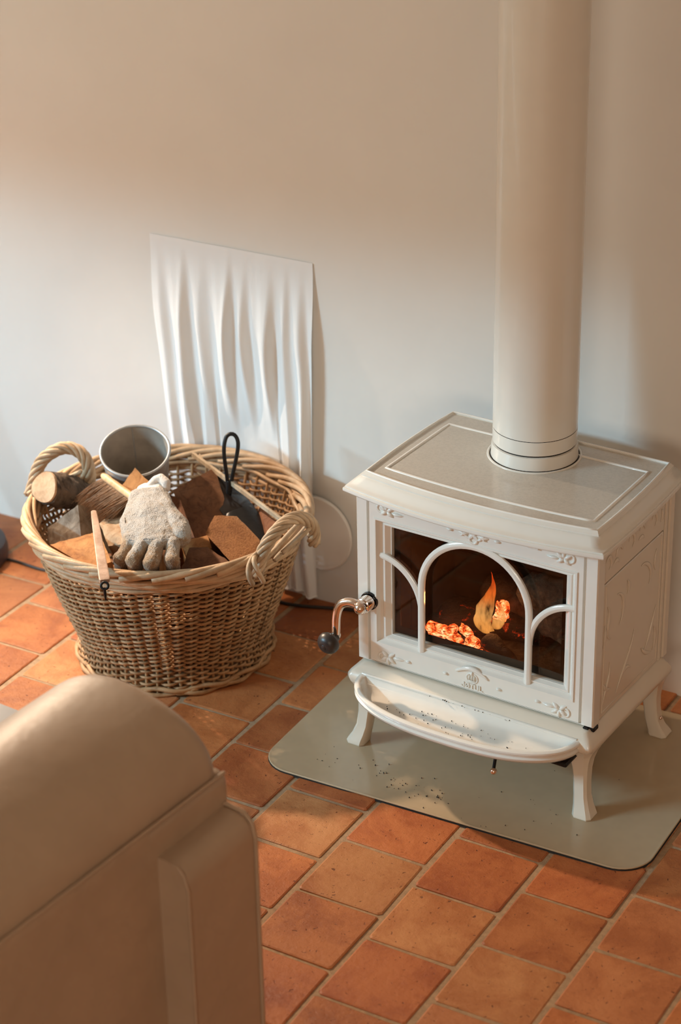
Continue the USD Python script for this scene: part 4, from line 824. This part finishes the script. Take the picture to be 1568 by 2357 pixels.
st = thing('tool_handle', 'flat tapering wooden tool handle with a screw eye hanging over the near rim', 'tool handle', (S0_ + S1_) / 2)
Fs = frame(ds, np.cross(ds, (0, 0, 1)))
rs = []
for s, w, h in ((0, .0035, .003), (.015, .006, .0045), (.1, .0072, .005), (.3, .0086, .0052), (.6, .0102, .0055), (.9, .0115, .0055), (.985, .0115, .0055), (1, .0095, .0045)):
    c = .25; rs.append([(a * w, b_ * h, s * Ls) for a, b_ in ((-1 + c, -1), (1 - c, -1), (1, -1 + c), (1, 1 - c), (1 - c, 1), (-1 + c, 1), (-1, 1 - c), (-1, -1 + c))])
part('wood', tf(G().loft(np.array(rs), (True, True)).build(), Fs, S0_), mats['stick'], st, smooth=30, world=True)
ey = S1_ + ds * .010 + np.array((.0, -.002, -.004)); fe = frame((.45, -.75, .5))
part('screw_eye', tf(ring_tube((0, 0, 0), .0078, .0028, 28, 8), fe, ey), mats['black_iron'], st, smooth=True, world=True)
part('screw_pin', G().tube([ey + np.array((0, -.001, -.005)), ey + np.array((.001, -.002, -.02)), ey + np.array((.0015, -.002, -.034))], [.0034, .0032, .0018], 8), mats['black_iron'], st, smooth=True, world=True)

# ------------------------------------------------------------------ sofa in the near corner
sofa = thing('sofa', 'beige leather sofa with a rolled arm in the near corner, out of focus', 'sofa', (.54, -1.47, 0), -5.0)
LE = mats['leather']
def extr(profile, y0, y1, ny=10, end=.0, puff=0.0):
    """profile: closed (x, z) outline carried along y in the sofa's frame, with rounded far end."""
    pr = np.array(profile, float); c = pr.mean(0); rings = []
    for y, k in ([(y1, .82), (y1 - .0, .93)] if False else []) : pass
    ys = np.r_[y0, np.linspace(y0 + .03, y1 - end, ny)]
    for y in ys: rings.append(np.column_stack([pr[:, 0], np.full(len(pr), y), pr[:, 1]]))
    for a in (np.linspace(0, PI / 2, 6)[1:] if end else []):
        k = 1 - (1 - math.cos(a)) * end / .22; rings.append(np.column_stack([c[0] + (pr[:, 0] - c[0]) * k, np.full(len(pr), y1 - end + end * math.sin(a)), c[1] + (pr[:, 1] - c[1]) * k]))
    return G().loft(np.array(rings), (True, True))
def smooth_closed(pts, n=60):
    p = np.array(pts + [pts[0]], float); return spline(p, n)[:-1]
roll = smooth_closed([(-.018, .555), (-.030, .603), (-.072, .645), (-.14, .674), (-.215, .686), (-.30, .672), (-.37, .622), (-.405, .55), (-.41, .48), (-.36, .445), (-.2, .44), (-.06, .45), (-.022, .49)], 70)
def wob(m, a=.006, f=7, seed=2):
    v = np.array(m.vertices); v = v + (meshkit.fbm(v * f, 3, seed)[:, None] - .5) * a * np.array([1, .6, 1]); return trimesh.Trimesh(v, np.array(m.faces), process=False)
part('arm_roll', wob(extr(roll, -1.1, .004, 16, .035).build()), LE, sofa, smooth=60)
band = [(-.30, .462), (-.022, .460), (-.012, .466), (-.009, .50), (-.009, .54), (-.014, .556), (-.03, .560), (-.30, .560)]
part('arm_band', wob(extr(band, -.20, .012, 8, .02).build(), .003, 9), LE, sofa, smooth=40)
part('seam_piping', G().tube([(-.012, y, .5605) for y in np.linspace(-1.1, .004, 14)], .0035, 8), LE, sofa, smooth=True)
bodyp = [(-.40, .03), (-.014, .03), (-.0095, .05), (-.0095, .54), (-.014, .556), (-.03, .5595), (-.40, .5595)]
part('arm_side', wob(extr(bodyp, -1.1, -.172, 16, .0).build(), .006, 6), LE, sofa, smooth=35)
frontp = [(-.38, .028), (.046, .028), (.0525, .05), (.0525, .452), (.047, .478), (.033, .492), (.01, .497), (-.38, .497)]
part('arm_front_panel', extr(frontp, -.185, .004, 8, .012), LE, sofa, smooth=35)
part('front_piping', G().tube([(.0535, .0, .03), (.0535, .0, .45), (.046, .0, .482), (.03, .0, .497), (-.02, .0, .500)], .004, 8), LE, sofa, smooth=True)
part('side_piping', G().tube([(.0535, -.185, .03), (.0535, -.185, .452), (.045, -.185, .482), (.03, -.185, .494)], .003, 8), LE, sofa, smooth=True)
part('seat_cushion', wob(G().box((-.84, -.85, .28), (-.415, .095, .475), .04).build(), .01, 5), mats['leather_seat'], sofa, smooth=50)
part('seat_base', G().box((-.84, -.95, .06), (-.40, .03, .29), .01), LE, sofa, smooth=30)
part('back_rest', wob(G().box((-.84, -1.15, .1), (-.02, -.86, .86), .07).build(), .01, 4), LE, sofa, smooth=50)
for x in (-.79, -.02):
    for y in (-1.08, -.06): part('foot', G().lathe([(.0, .0), (.02, .0), (.026, .035), (.0, .035)], 16, at=(x, y, 0)), mats['knob'], sofa, smooth=30)
